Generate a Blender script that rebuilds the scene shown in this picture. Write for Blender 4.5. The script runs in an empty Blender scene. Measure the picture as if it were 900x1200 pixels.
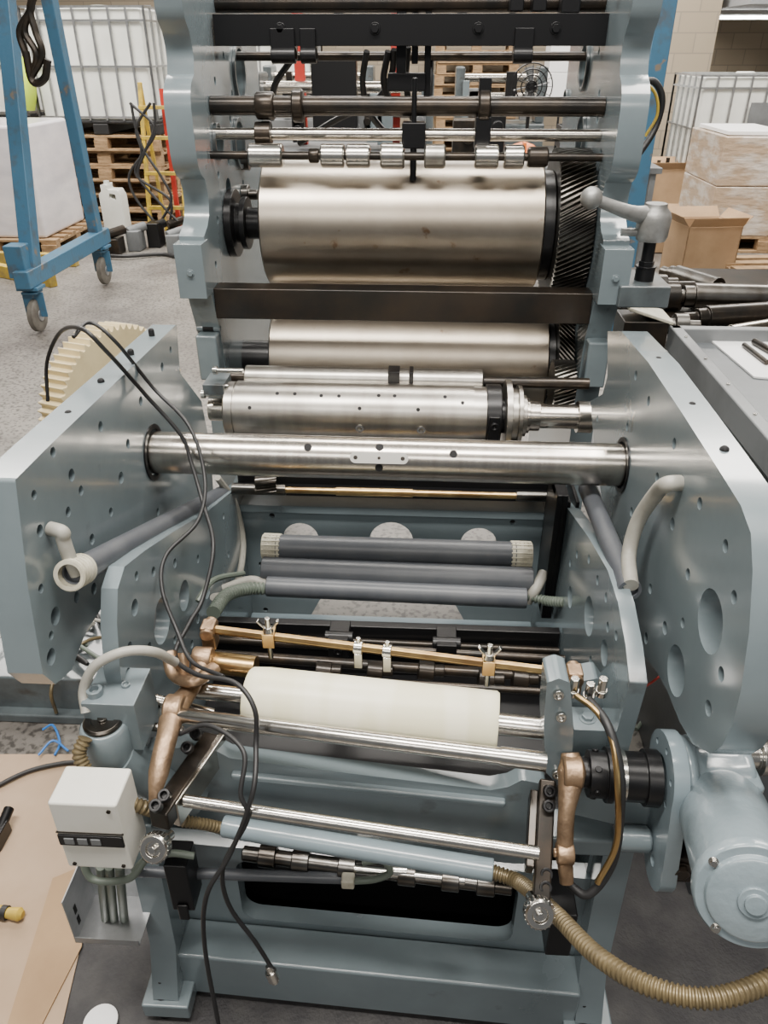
import bpy, bmesh, math, random
from mathutils import Vector as V, Matrix
random.seed(7)
F=900.0; H=1.6; CX=.067; PIT=math.radians(31); YAW=math.radians(3)
cp,sp,cy,sy=math.cos(PIT),math.sin(PIT),math.cos(YAW),math.sin(YAW)
def ray(u,v):
    x=(u-450)/F; y=(600-v)/F
    yd=cp+y*sp; zd=-sp+y*cp
    return V((x*cy-yd*sy, x*sy+yd*cy, zd))
def P(u,v,X=None,Y=None,Z=None):
    d=ray(u,v)
    if X is not None: t=(X-CX)/d.x
    elif Y is not None: t=Y/d.y
    else: t=(Z-H)/d.z
    return V((CX,0,H))+d*t
def dep(p):
    dx=p.x-CX
    return (-dx*sy+p.y*cy)*cp+(H-p.z)*sp
def px(p,n): return n*dep(p)/F
def xend(A,u):
    x=(u-450)/F
    dX=(x*(A.y*cy*cp+(H-A.z)*sp)-A.y*sy)/(cy+x*sy*cp)
    return V((CX+dX,A.y,A.z))
def xr(uL,v,uR,Y):
    A=P(uL,v,Y=Y); return A,xend(A,uR)
def zz(u1,v1,u2,v2,Y):
    A=P(u1,v1,Y=Y); return A,P(u2,v2,Z=A.z)

# ---------------------------------------------------------------- materials
def mk(name,col,rough=.5,metal=0,col2=None,scale=6,mapping=(1,1,1),thr=(.4,.65),bump=0,bscale=60,rvar=0,coat=0,emis=0,det=6,spots=None,sscale=22,sthr=(.66,.70)):
    m=bpy.data.materials.new(name); m.use_nodes=True
    n=m.node_tree.nodes; l=m.node_tree.links; b=n['Principled BSDF']
    b.inputs['Base Color'].default_value=(*col,1); b.inputs['Roughness'].default_value=rough
    b.inputs['Metallic'].default_value=metal
    if coat: b.inputs['Coat Weight'].default_value=coat; b.inputs['Coat Roughness'].default_value=.12
    if emis:
        b.inputs['Emission Color'].default_value=(*col,1); b.inputs['Emission Strength'].default_value=emis
    if col2 or bump or rvar:
        tc=n.new('ShaderNodeTexCoord'); mp=n.new('ShaderNodeMapping'); mp.inputs['Scale'].default_value=mapping
        l.new(tc.outputs['Object'],mp.inputs['Vector'])
        nz=n.new('ShaderNodeTexNoise'); nz.inputs['Scale'].default_value=scale; nz.inputs['Detail'].default_value=det
        nz.inputs['Roughness'].default_value=.6
        l.new(mp.outputs[0],nz.inputs['Vector'])
        if col2:
            cr=n.new('ShaderNodeValToRGB'); cr.color_ramp.elements[0].position=thr[0]; cr.color_ramp.elements[1].position=thr[1]
            cr.color_ramp.elements[0].color=(*col,1); cr.color_ramp.elements[1].color=(*col2,1)
            l.new(nz.outputs['Fac'],cr.inputs[0]); out=cr.outputs[0]
            if spots:
                n3=n.new('ShaderNodeTexNoise'); n3.inputs['Scale'].default_value=sscale; n3.inputs['Detail'].default_value=4
                l.new(tc.outputs['Object'],n3.inputs['Vector'])
                c3=n.new('ShaderNodeValToRGB'); c3.color_ramp.elements[0].position=sthr[0]; c3.color_ramp.elements[1].position=sthr[1]
                c3.color_ramp.elements[0].color=(0,0,0,1); c3.color_ramp.elements[1].color=(1,1,1,1); l.new(n3.outputs['Fac'],c3.inputs[0])
                mx=n.new('ShaderNodeMix'); mx.data_type='RGBA'; l.new(c3.outputs[0],mx.inputs['Factor']); l.new(out,mx.inputs['A']); mx.inputs['B'].default_value=(*spots,1); out=mx.outputs['Result']
            l.new(out,b.inputs['Base Color'])
        if rvar:
            mr=n.new('ShaderNodeMapRange'); mr.inputs['To Min'].default_value=max(.03,rough-rvar); mr.inputs['To Max'].default_value=rough+rvar
            l.new(nz.outputs['Fac'],mr.inputs['Value']); l.new(mr.outputs[0],b.inputs['Roughness'])
        if bump:
            n2=n.new('ShaderNodeTexNoise'); n2.inputs['Scale'].default_value=bscale; n2.inputs['Detail'].default_value=3
            l.new(mp.outputs[0],n2.inputs['Vector'])
            bp=n.new('ShaderNodeBump'); bp.inputs['Strength'].default_value=bump; bp.inputs['Distance'].default_value=.01
            l.new(n2.outputs['Fac'],bp.inputs['Height']); l.new(bp.outputs[0],b.inputs['Normal'])
    return m
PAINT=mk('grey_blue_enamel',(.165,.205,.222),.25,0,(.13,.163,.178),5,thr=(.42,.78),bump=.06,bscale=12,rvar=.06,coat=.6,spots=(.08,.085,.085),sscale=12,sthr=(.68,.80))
PAINTD=mk('dark_grey_enamel',(.10,.122,.13),.35,0,(.055,.065,.07),7,bump=.05,coat=.3,spots=(.045,.04,.034),sscale=10,sthr=(.6,.72))  # darker, greyer enamel with brown-black spots
PAINTL=mk('light_blue_enamel',(.20,.255,.285),.28,0,(.15,.19,.212),6,thr=(.5,.8),bump=.04,coat=.5)
MOTOR=mk('motor_enamel',(.22,.275,.305),.28,0,(.18,.23,.255),9,bump=.1,bscale=90,coat=.6)
STEEL=mk('turned_steel',(.55,.515,.46),.24,1,(.44,.405,.36),5,(12,.3,.3),(.35,.7),det=2)
STEELB=mk('bright_steel',(.62,.60,.56),.22,1,(.52,.50,.46),5,(6,.3,.3),det=2)
CASTM=mk('matte_cast_steel',(.36,.36,.35),.48,.7,(.25,.25,.24),20,bump=.1)
WORN=mk('worn_cylinder_steel',(.40,.355,.295),.33,1,(.29,.25,.20),4,(1,1,1),(.36,.72),bump=.02,bscale=30,spots=(.19,.12,.075),sscale=17,sthr=(.68,.74))
WORN2=mk('plate_cylinder_steel',(.44,.42,.385),.33,1,(.32,.30,.27),6,(3,1,1),(.4,.7),det=3)
DARK=mk('oiled_dark_steel',(.024,.022,.020),.28,.6,(.05,.038,.028),12)
GEAR=mk('oiled_gear_steel',(.15,.145,.135),.28,1,(.09,.08,.07),14,det=2)
GEARL=mk('helical_gear_steel',(.17,.165,.15),.33,1,(.10,.09,.08),14,det=2)
BLACK=mk('black_oxide',(.009,.009,.010),.33,.3)
HOLE=mk('hole_dark',(.006,.006,.007),.8)
RUBBER=mk('black_rubber',(.015,.015,.016),.5)
BRASS=mk('brass',(.60,.42,.19),.3,1,(.36,.22,.10),10,det=3)
BRONZE=mk('cast_bronze',(.38,.26,.165),.45,.85,(.18,.12,.075),22,bump=.2,bscale=70)
CREAM=mk('cream_rubber',(.86,.82,.64),.38,0,(.79,.75,.54),3,(6,1,1),(.45,.55),det=1)
PVC=mk('grey_pvc',(.065,.072,.084),.4,0,(.09,.097,.108),10)
PVCL=mk('light_grey_hose',(.38,.37,.33),.45,0,(.30,.29,.25),20)
IVORY=mk('ivory_plastic',(.62,.59,.48),.45,0,(.42,.39,.30),25)
NYLON=mk('aged_nylon',(.68,.57,.34),.5,0,(.50,.41,.23),6)
HOSEB=mk('brown_metal_hose',(.18,.14,.075),.4,.4,(.12,.095,.055),30)
HOSEG=mk('green_grey_hose',(.12,.145,.12),.45)
WHITEBOX=mk('offwhite_enamel',(.68,.67,.61),.4,0,(.58,.56,.48),8,thr=(.5,.8))
RED=mk('red_paint',(.42,.03,.02),.4)
BLUE=mk('gantry_blue',(.04,.12,.20),.42,0,(.06,.085,.11),9,thr=(.5,.66),bump=.1,spots=(.16,.13,.10),sscale=8,sthr=(.62,.66))
YEL=mk('yellow_paint',(.58,.40,.04),.45,0,(.30,.22,.06),9)
ORANGE=mk('orange_plastic',(.80,.20,.03),.4)
WOOD=mk('pallet_wood',(.36,.235,.125),.8,0,(.21,.13,.065),5,(2,8,8),bump=.2)
CARD=mk('corrugated_cardboard',(.38,.25,.14),.85,0,(.31,.20,.11),4)
CARDF=mk('cardboard_sheet',(.44,.32,.22),.85,0,(.36,.255,.165),2.5,bump=.1,bscale=8)
TANK=mk('milky_hdpe',(.76,.77,.72),.4,0,(.64,.65,.60),2)
GALV=mk('galvanised_steel',(.48,.49,.50),.35,.9,(.36,.37,.38),12)
WRAP=mk('stretch_wrap',(.74,.71,.73),.3,0,(.60,.58,.62),2,(1,1,3),bump=.3,bscale=5,coat=.5)
WRAPC=mk('wrapped_cartons',(.44,.33,.23),.25,0,(.60,.54,.48),3,(1,1,3),(.45,.6),bump=.9,bscale=8,coat=.8)
PAPER=mk('white_paper',(.80,.80,.80),.6)
GREYM=mk('machine_grey',(.17,.18,.185),.5,0,(.11,.115,.12),4)
CABM=mk('cabinet_grey',(.10,.112,.12),.4,0,(.075,.083,.09),4,bump=.05)
CASTG=mk('castor_rubber',(.14,.13,.11),.6,0,(.08,.07,.06),9)
SHIRT=mk('hi_vis_yellow',(.55,.75,.05),.7)

# ---------------------------------------------------------------- mesh builder
W={}
def frame(a,b):
    d=(b-a).normalized()
    h=V((0,0,1)) if abs(d.z)<.9 else V((0,1,0))
    s=d.cross(h).normalized(); return d,s,s.cross(d).normalized()
def crom(pts,n=8):
    pts=[V(p) for p in pts]; o=[]
    q=[pts[0]*2-pts[1]]+pts+[pts[-1]*2-pts[-2]]
    for i in range(1,len(q)-2):
        for k in range(n):
            t=k/n; p0,p1,p2,p3=q[i-1:i+3]
            o.append(.5*((2*p1)+(p2-p0)*t+(2*p0-5*p1+4*p2-p3)*t*t+(3*p1-p0-3*p2+p3)*t**3))
    o.append(pts[-1]); return o
class M:
    def __init__(s): s.v=[];s.f=[];s.m=[];s.cuts=[]
    def cut(s):
        s.cuts.append((len(s.v),len(s.f))); return s
    def add(s,vs,fs,mi=0):
        o=len(s.v); s.v+=[V(x) for x in vs]; s.f+=[[i+o for i in f] for f in fs]; s.m+=[mi]*len(fs); return s
    def box(s,c,d,rot=None,mi=0):
        c=V(c); R=rot or Matrix.Identity(3)
        vs=[c+R@V((x*d[0]/2,y*d[1]/2,z*d[2]/2)) for x in(-1,1) for y in(-1,1) for z in(-1,1)]
        return s.add(vs,[[0,1,3,2],[4,6,7,5],[0,4,5,1],[2,3,7,6],[0,2,6,4],[1,5,7,3]],mi)
    def bb(s,x0,x1,y0,y1,z0,z1,mi=0): return s.box(((x0+x1)/2,(y0+y1)/2,(z0+z1)/2),(x1-x0,y1-y0,z1-z0),None,mi)
    def beam(s,a,b,w,h,mi=0,w2=None,h2=None):
        a=V(a);b=V(b); d,si,up=frame(a,b); w2=w2 or w; h2=h2 or h
        vs=[]
        for p,ww,hh in((a,w,h),(b,w2,h2)):
            for i,j in((-1,-1),(1,-1),(1,1),(-1,1)): vs.append(p+si*i*ww/2+up*j*hh/2)
        return s.add(vs,[[0,1,2,3],[7,6,5,4],[0,4,5,1],[1,5,6,2],[2,6,7,3],[3,7,4,0]],mi)
    def lathe(s,a,b,prof,seg=40,mi=0,cap=True):
        a=V(a);b=V(b); d,x,y=frame(a,b); vs=[];fs=[]
        for t,r in prof:
            for k in range(seg):
                an=2*math.pi*k/seg; vs.append(a+d*t+(x*math.cos(an)+y*math.sin(an))*max(r,1e-5))
        n=len(prof)
        for i in range(n-1):
            for k in range(seg):
                k2=(k+1)%seg; fs.append([i*seg+k,i*seg+k2,(i+1)*seg+k2,(i+1)*seg+k])
        if cap: fs.append(list(range(seg))[::-1]); fs.append([(n-1)*seg+k for k in range(seg)])
        return s.add(vs,fs,mi)
    def cyl(s,a,b,r,r2=None,seg=32,mi=0):
        L=(V(b)-V(a)).length; return s.lathe(a,b,[(0,r),(L,r if r2 is None else r2)],seg,mi)
    def ring(s,a,b,ro,ri,seg=40,mi=0):
        L=(V(b)-V(a)).length
        return s.lathe(a,b,[(0,ri),(0,ro),(L,ro),(L,ri),(0,ri)],seg,mi,cap=False)
    def hexb(s,p,n,r=.008,h=.007,mi=0,washer=True):
        p=V(p);n=V(n).normalized()
        if washer: s.cyl(p,p+n*h*.25,r*1.35,seg=16,mi=mi)
        return s.cyl(p,p+n*h,r,seg=6,mi=mi)
    def sock(s,p,n,r=.008,h=.008,mi=0):
        p=V(p);n=V(n).normalized()
        return s.lathe(p,p+n,[(0,r),(h,r),(h,r*.55),(h*.4,r*.5)],18,mi)
    def tube(s,pts,r,seg=10,n=8,mi=0,pitch=0,amp=0,raw=False,cap=True,flat=1):
        p=[V(x) for x in pts] if raw else crom(pts,n)
        if pitch:
            L=[0]
            for i in range(1,len(p)): L.append(L[-1]+(p[i]-p[i-1]).length)
            q=[];N=int(L[-1]/pitch*4);j=0
            for i in range(N+1):
                t=L[-1]*i/N
                while j<len(L)-2 and L[j+1]<t: j+=1
                q.append(p[j].lerp(p[j+1],(t-L[j])/max(1e-9,L[j+1]-L[j])))
            p=q
        rr=r if callable(r) else (lambda t:r)
        vs=[];fs=[];x=None
        for i,c in enumerate(p):
            d=(p[min(i+1,len(p)-1)]-p[max(i-1,0)])
            d=d.normalized() if d.length>1e-9 else V((0,0,1))
            if x is None: x=frame(V((0,0,0)),d)[1]
            x=(x-d*x.dot(d)); x=x.normalized() if x.length>1e-6 else frame(V((0,0,0)),d)[1]
            y=d.cross(x); q=rr(i/(len(p)-1))
            if pitch: q+=amp*(1 if i%4 in(0,1) else -1)
            for k in range(seg):
                an=2*math.pi*k/seg; vs.append(c+(x*math.cos(an)+y*math.sin(an)*flat)*q)
        for i in range(len(p)-1):
            for k in range(seg):
                k2=(k+1)%seg; fs.append([i*seg+k,i*seg+k2,(i+1)*seg+k2,(i+1)*seg+k])
        if cap: fs.append(list(range(seg))[::-1]); fs.append([(len(p)-1)*seg+k for k in range(seg)])
        return s.add(vs,fs,mi)
    def sph(s,c,r,sc=(1,1,1),seg=24,mi=0):
        c=V(c);vs=[];fs=[];n=seg//2
        for i in range(n+1):
            th=math.pi*i/n
            for k in range(seg):
                ph=2*math.pi*k/seg
                vs.append(c+V((r*sc[0]*(math.sin(th)+1e-5)*math.cos(ph),r*sc[1]*(math.sin(th)+1e-5)*math.sin(ph),r*sc[2]*math.cos(th))))
        for i in range(n):
            for k in range(seg):
                k2=(k+1)%seg; fs.append([i*seg+k,i*seg+k2,(i+1)*seg+k2,(i+1)*seg+k])
        return s.add(vs,fs,mi)
    def gear(s,a,b,r,teeth,dp,tw=.2,mi=0,steps=4):
        a=V(a);b=V(b);d,x,y=frame(a,b);L=(b-a).length;vs=[];fs=[];n=teeth*4
        for i in range(steps+1):
            o=tw*i/steps
            for k in range(n):
                an=2*math.pi*k/n+o; rr=r if k%4 in(0,1) else r-dp
                if k%4 in(0,1): an+= (0.25 if k%4==0 else -.25)*2*math.pi/n
                vs.append(a+d*L*i/steps+(x*math.cos(an)+y*math.sin(an))*rr)
        for i in range(steps):
            for k in range(n):
                k2=(k+1)%n; fs.append([i*n+k,i*n+k2,(i+1)*n+k2,(i+1)*n+k])
        fs.append(list(range(n))[::-1]); fs.append([steps*n+k for k in range(n)])
        return s.add(vs,fs,mi)
    def poly(s,pts,org,ex,ey,th,holes=(),blind=(),mi=0,bmi=1):
        cu=bpy.data.curves.new('tmp','CURVE'); cu.dimensions='2D'; cu.fill_mode='BOTH'; cu.extrude=abs(th)/2
        def sp_(pp):
            q=cu.splines.new('POLY'); q.points.add(len(pp)-1)
            for i,c in enumerate(pp): q.points[i].co=(c[0],c[1],0,1)
            q.use_cyclic_u=True
        sp_(pts)
        def circ(c,seg=28):
            ry=c[3] if len(c)>3 else c[2]
            return [(c[0]+c[2]*math.cos(2*math.pi*k/seg),c[1]+ry*math.sin(2*math.pi*k/seg)) for k in range(seg)]
        def inside(h):
            x,y=h[0],h[1];c=False;n=len(pts)
            for i in range(n):
                x1,y1=pts[i];x2,y2=pts[i-1]
                if (y1>y)!=(y2>y) and x<(x2-x1)*(y-y1)/(y2-y1)+x1: c=not c
            return c
        blind=[h for h in blind if inside(h)]
        for h in holes: sp_(h if isinstance(h,list) else circ(h))
        for h in blind: sp_(circ(h,14))
        ob=bpy.data.objects.new('tmp',cu); bpy.context.scene.collection.objects.link(ob)
        bpy.context.view_layer.update()
        me=bpy.data.meshes.new_from_object(ob.evaluated_get(bpy.context.evaluated_depsgraph_get()))
        ex=V(ex).normalized();ey=V(ey).normalized();n=ex.cross(ey);org=V(org)
        s.add([org+ex*v.co.x+ey*v.co.y+n*(v.co.z+th/2) for v in me.vertices],[list(p.vertices) for p in me.polygons],mi)
        bpy.data.objects.remove(ob); bpy.data.curves.remove(cu); bpy.data.meshes.remove(me)
        for h in blind:
            c=org+ex*h[0]+ey*h[1]
            s.cyl(c+n*th*.25,c+n*th*.75,h[2]*1.02,seg=12,mi=bmi)
        return s
    def done(s,name,parent=None,mats=PAINT,bevel=0,label=None,cat=None,ang=38,struct=False,group=None,seg=2):
        if s.cuts:
            cs=[(0,0)]+[c for c in s.cuts if 0<c[1]<len(s.f)]+[(len(s.v),len(s.f))]; o=None
            for (v0,f0),(v1,f1) in zip(cs,cs[1:]):
                if f1<=f0: continue
                k=M(); k.v=s.v[v0:v1]; k.f=[[i-v0 for i in f] for f in s.f[f0:f1]]; k.m=s.m[f0:f1]
                o=k.done(name,parent,mats,bevel,label,cat,ang,struct,group,seg)
            return o
        if not isinstance(mats,(list,tuple)): mats=[mats]
        lo=V([min(v[i] for v in s.v) for i in range(3)]); hi=V([max(v[i] for v in s.v) for i in range(3)])
        c=(lo+hi)/2
        if parent is None and not struct: c.z=lo.z
        me=bpy.data.meshes.new(name); me.from_pydata([v-c for v in s.v],[],s.f)
        for m in mats: me.materials.append(m)
        me.polygons.foreach_set('material_index',s.m)
        bm=bmesh.new(); bm.from_mesh(me)
        bmesh.ops.recalc_face_normals(bm,faces=bm.faces); bm.to_mesh(me); bm.free()
        me.polygons.foreach_set('use_smooth',[True]*len(me.polygons)); me.set_sharp_from_angle(angle=math.radians(ang))
        ob=bpy.data.objects.new(name,me); bpy.context.scene.collection.objects.link(ob)
        W[ob.name]=c
        if parent: ob.parent=parent; ob.location=c-W[parent.name]
        else: ob.location=c
        if bevel:
            b=ob.modifiers.new('bevel','BEVEL'); b.width=bevel; b.segments=seg; b.limit_method='ANGLE'; b.angle_limit=math.radians(45); b.harden_normals=True
        if label: ob['label']=label
        if cat: ob['category']=cat
        if struct: ob['kind']='structure'
        if group: ob['group']=group
        return ob
def empty(name,loc,label,cat,group=None):
    o=bpy.data.objects.new(name,None); o.empty_display_size=.1; bpy.context.scene.collection.objects.link(o)
    o.location=loc; W[o.name]=V(loc); o['label']=label; o['category']=cat
    if group: o['group']=group
    return o
def dup(root,loc,rz=0,label=None):
    def cpy(o,par):
        n=o.copy(); n.name=o.name.split('.')[0]; bpy.context.scene.collection.objects.link(n)
        if par: n.parent=par
        for ch in list(o.children): cpy(ch,n)
        return n
    n=cpy(root,None); n.location=loc; n.rotation_euler=(0,0,rz); W[n.name]=V(loc)
    if label: n['label']=label
    return n

# ================================================================ SETTING
fm=bpy.data.materials.new('worn_concrete'); fm.use_nodes=True
n=fm.node_tree.nodes;l=fm.node_tree.links;b=n['Principled BSDF']
tc=n.new('ShaderNodeTexCoord'); a1=n.new('ShaderNodeTexNoise'); a1.inputs['Scale'].default_value=1.3; a1.inputs['Detail'].default_value=8; a1.inputs['Roughness'].default_value=.7
a2=n.new('ShaderNodeTexNoise'); a2.inputs['Scale'].default_value=55; a2.inputs['Detail'].default_value=2
r1=n.new('ShaderNodeValToRGB'); r1.color_ramp.elements[0].color=(.11,.10,.092,1); r1.color_ramp.elements[1].color=(.25,.235,.21,1); r1.color_ramp.elements[0].position=.35; r1.color_ramp.elements[1].position=.65
r2=n.new('ShaderNodeValToRGB'); r2.color_ramp.elements[0].color=(.4,.4,.4,1); r2.color_ramp.elements[1].color=(1,1,1,1); r2.color_ramp.elements[0].position=.36; r2.color_ramp.elements[1].position=.5
mx=n.new('ShaderNodeMix'); mx.data_type='RGBA'; mx.blend_type='MULTIPLY'; mx.inputs['Factor'].default_value=1
l.new(tc.outputs['Object'],a1.inputs['Vector']);l.new(tc.outputs['Object'],a2.inputs['Vector'])
l.new(a1.outputs['Fac'],r1.inputs[0]);l.new(a2.outputs['Fac'],r2.inputs[0]);l.new(r1.outputs[0],mx.inputs['A']);l.new(r2.outputs[0],mx.inputs['B']);l.new(mx.outputs['Result'],b.inputs['Base Color'])
b.inputs['Roughness'].default_value=.38
def blockmat(name,c1,c2,mort,sx=.45,sz=.22):
    m=bpy.data.materials.new(name); m.use_nodes=True; n=m.node_tree.nodes;l=m.node_tree.links;b=n['Principled BSDF']
    tc=n.new('ShaderNodeTexCoord'); sx_=n.new('ShaderNodeSeparateXYZ'); cb=n.new('ShaderNodeCombineXYZ'); ad=n.new('ShaderNodeMath'); ad.operation='ADD'
    l.new(tc.outputs['Object'],sx_.inputs[0]); l.new(sx_.outputs['X'],ad.inputs[0]); l.new(sx_.outputs['Y'],ad.inputs[1]); l.new(ad.outputs[0],cb.inputs['X']); l.new(sx_.outputs['Z'],cb.inputs['Y'])
    br=n.new('ShaderNodeTexBrick'); br.inputs['Scale'].default_value=1; br.inputs['Brick Width'].default_value=sx; br.inputs['Row Height'].default_value=sz; br.inputs['Mortar Size'].default_value=.008
    br.inputs['Color1'].default_value=(*c1,1);br.inputs['Color2'].default_value=(*c2,1);br.inputs['Mortar'].default_value=(*mort,1)
    l.new(cb.outputs[0],br.inputs['Vector']); l.new(br.outputs['Color'],b.inputs['Base Color']); b.inputs['Roughness'].default_value=.85
    return m
BLOCK=blockmat('painted_blockwork',(.42,.35,.26),(.36,.30,.22),(.28,.24,.19))
BRICK=blockmat('brown_brick',(.28,.20,.14),(.36,.27,.19),(.22,.19,.16),.225,.08)
CEIL=mk('ceiling_sheet',(.28,.28,.27),.7)
M().bb(-9,9,-3,15,-.1,0).done('floor',None,fm,struct=True)
M().bb(-9,9,14.5,14.7,0,5).done('wall_back',None,BLOCK,struct=True)
M().bb(-9.2,-9,-3,14.7,0,5).done('wall_left',None,BLOCK,struct=True)
M().bb(9,9.2,-3,14.7,0,5).done('wall_right',None,BRICK,struct=True)
M().bb(-9.2,9.2,-3,14.7,5,5.1).done('ceiling',None,CEIL,struct=True)
a=P(783,60,Y=11.5); b_=xend(a,836)
M().bb(a.x,b_.x,11.5,12.0,0,4.9).done('wall_pillar',None,BLOCK,struct=True)
M().bb(b_.x+.1,8.9,10.8,14.4,2.06,2.25).done('trim_1',None,mk('mezzanine_edge',(.30,.31,.32),.5),struct=True)

# ================================================================ PRESS
press=empty('printing_press',(0,1.3,0),'grey-blue painted printing press unit with steel cylinders and a web roller','printing press')
def side_poly(pix,X): return [(P(u,v,X=X).y,P(u,v,X=X).z) for u,v in pix]
def pick(pix,X):
    o=[]
    for h in pix:
        p=P(h[0],h[1],X=X); o.append((p.y,p.z,h[2]))
    return o
rear=[(1.90,2.7),(1.90,1.68),(1.908,1.655),(1.93,1.635),(1.942,1.605),(1.942,1.585),(1.93,1.555),(1.90,1.54),(1.882,1.52),(1.875,1.49),(1.875,1.40),(1.882,1.37),(1.90,1.352),(1.925,1.34),(1.935,1.315),(1.935,1.285),(1.925,1.26),(1.90,1.24),(1.86,1.225),(1.86,1.10),(1.915,.97),(1.93,.80),(1.93,0),(2.66,0),(2.66,2.7)]
RX=.475; TH=.06
for sgn in(-1,1):
    m=M(); X=-.455 if sgn<0 else RX
    if sgn<0:
        holes=pick([(279,86,.06),(279,168,.055),(254,166,.036),(268,222,.028),(262,40,.026)],X)
        bl=pick([(262,120,.009),(262,65,.009),(268,190,.009),(256,205,.009),(285,215,.010),(262,15,.009),(255,258,.010),(253,310,.009),(258,385,.008),(262,245,.012),(290,130,.012),(270,285,.014),(270,140,.010),(252,95,.010),(290,45,.014),(290,20,.010),(250,120,.009),(272,110,.010),(283,240,.012)],X)
    else:
        holes=pick([(686,78,.050),(682,160,.048),(664,120,.03)],X)
        bl=pick([(702,60,.009),(702,110,.010),(700,140,.009),(694,210,.009),(706,30,.009),(704,180,.009),(698,190,.01)],X)
    org=(X,0,0) if sgn>0 else (X-TH,0,0)
    m.poly(rear,org,(0,1,0),(0,0,1),TH,holes,bl)
    m.done('side_frame',press,[PAINT,HOLE],.003)
    for (y,z,r) in holes[:3]:
        s=1 if sgn<0 else -1
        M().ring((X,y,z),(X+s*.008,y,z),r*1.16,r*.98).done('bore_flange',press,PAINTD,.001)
    x0=org[0]-.003
    M().bb(x0,x0+TH+.006,1.815,1.88,1.09,1.215).hexb((x0+.033,1.815,1.15),(0,-1,0),.007,.006).done('mounting_lug',press,PAINT,.006)
    M().bb(x0+.006,x0+TH,1.87,1.93,.86,.98).done('mounting_lug',press,PAINT,.006)
A,B=xr(292,34,684,2.15)
m=M(); m.bb(-.45,RX,2.13,2.18,A.z-.035,A.z+.03)
for u in(330,440,560,650):
    p=xend(A,u); m.hexb((p.x,2.13,A.z),(0,-1,0),.01,.01)
m.done('top_crossbar',press,BLACK,.003)
M().bb(-.45,RX,2.30,2.36,A.z+.06,A.z+.11).done('top_crossbar',press,BLACK,.003)
for v,Y,r in((66,2.35,.011),(4,2.2,.02)):
    A_,B_=xr(300,v,660,Y); A_.x=-.455;B_.x=RX; M().cyl(A_,B_,r).done('idler_shaft',press,DARK,.001)
for u0,u1,v0,v1 in((596,614,-12,14),(622,640,-6,14),(655,680,-12,16)):
    q0=P(u0,v1,Y=2.16); q1=P(u1,v0,Y=2.16); M().bb(q0.x,q1.x,2.13,2.19,q0.z,q1.z).done('clamp_block',press,BLACK,.003)
for u0,u1 in((320,348),(354,372),(600,622)):
    q0=P(u0,76,Y=2.14); q1=xend(q0,u1); m=M(); m.cyl(V((q0.x,2.13,q0.z+.02)),V((q1.x,2.13,q0.z+.02)),.018); m.bb(q0.x,q1.x,2.12,2.16,q0.z+.01,q0.z+.075)
    m.done('guide_bracket',press,BLACK,.002)
for u,v0,v1,Y,w in((398,-10,50,2.28,.012),(470,-20,92,2.2,.012),(486,-20,75,2.22,.008),(500,0,118,2.2,.008),(540,-10,50,2.3,.012)):
    p0=P(u,v1,Y=Y);p1=P(u,v0,Y=Y); M().bb(p0.x-w,p0.x+w,Y-.01,Y+.01,p0.z,p1.z).done('hanging_bracket',press,BLACK,.002)
q=P(478,96,Y=2.2); M().bb(q.x-.05,q.x+.045,2.18,2.23,q.z-.02,q.z+.02).done('cable_block',press,BLACK,.003)
A,B=xr(250,353,688,1.90)
m=M(); m.bb(-.455,RX,1.885,1.945,A.z-.040,A.z+.036)
m.done('tie_bar',press,mk('brown_black_bar',(.014,.013,.012),.28,.4,(.034,.025,.018),8),.003)
A,B=xr(320,124,705,2.05)
A.x=-.455;B.x=RX
M().cyl(A,B,.021).done('idler_shaft',press,DARK,.002)
for u0,u1,r in((343,356,.036),(560,574,.04),(300,322,.03)):
    q0=xend(A,u0);q1=xend(A,u1); M().lathe(q0,q1,[(0,r*.9),(.004,r),((q1-q0).length-.004,r),((q1-q0).length,r*.9)]).done('shaft_collar',press,DARK,.002)
q0=xend(A,567); M().bb(q0.x-.018,q0.x+.018,2.02,2.08,A.z-.09,A.z-.02).done('clamp_block',press,BLACK,.002); M().bb(q0.x-.014,q0.x+.014,2.03,2.07,A.z+.03,A.z+.06).done('clamp_block',press,BLACK,.002)
A,B=xr(318,157,600,2.05); A.x=-.455;B.x=RX
M().cyl(A,B,.0135).done('guide_shaft',press,STEEL,.001)
for u0,u1,r in((300,318,.028),(556,566,.022)):
    q0=xend(A,u0);q1=xend(A,u1); M().cyl(q0,q1,r).done('shaft_collar',press,DARK,.002)
q0=xend(A,485); m=M(); m.bb(q0.x-.028,q0.x+.028,2.02,2.08,A.z-.028,A.z+.028); m.cyl(q0+V((0,-.02,.02)),q0+V((0,-.02,.12)),.006); m.cyl(q0+V((0,-.02,-.10)),q0+V((0,-.02,-.02)),.008)
m.done('sliding_carriage',press,BLACK,.003)
A,B=xr(295,182,650,2.0); A.x=-.455;B.x=RX
M().cyl(A,B,.009).done('support_rod',press,DARK)
for u0,u1,h,mt in((292,332,13,STEELB),(362,374,8,DARK),(376,404,13,STEELB),(406,434,13,STEELB),(446,474,14,STEELB),(497,522,13,WORN2),(556,584,13,STEELB),(590,614,13,STEELB),(618,642,11,DARK)):
    q0=xend(A,u0);q1=xend(A,u1); hh=px(A,h); m=M(); L=(q1-q0).length
    m.lathe(q0,q1,[(0,hh*.85),(.004,hh),(L-.004,hh),(L,hh*.85)],32)
    m.done('roller_segment',press,mt,.001)
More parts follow.
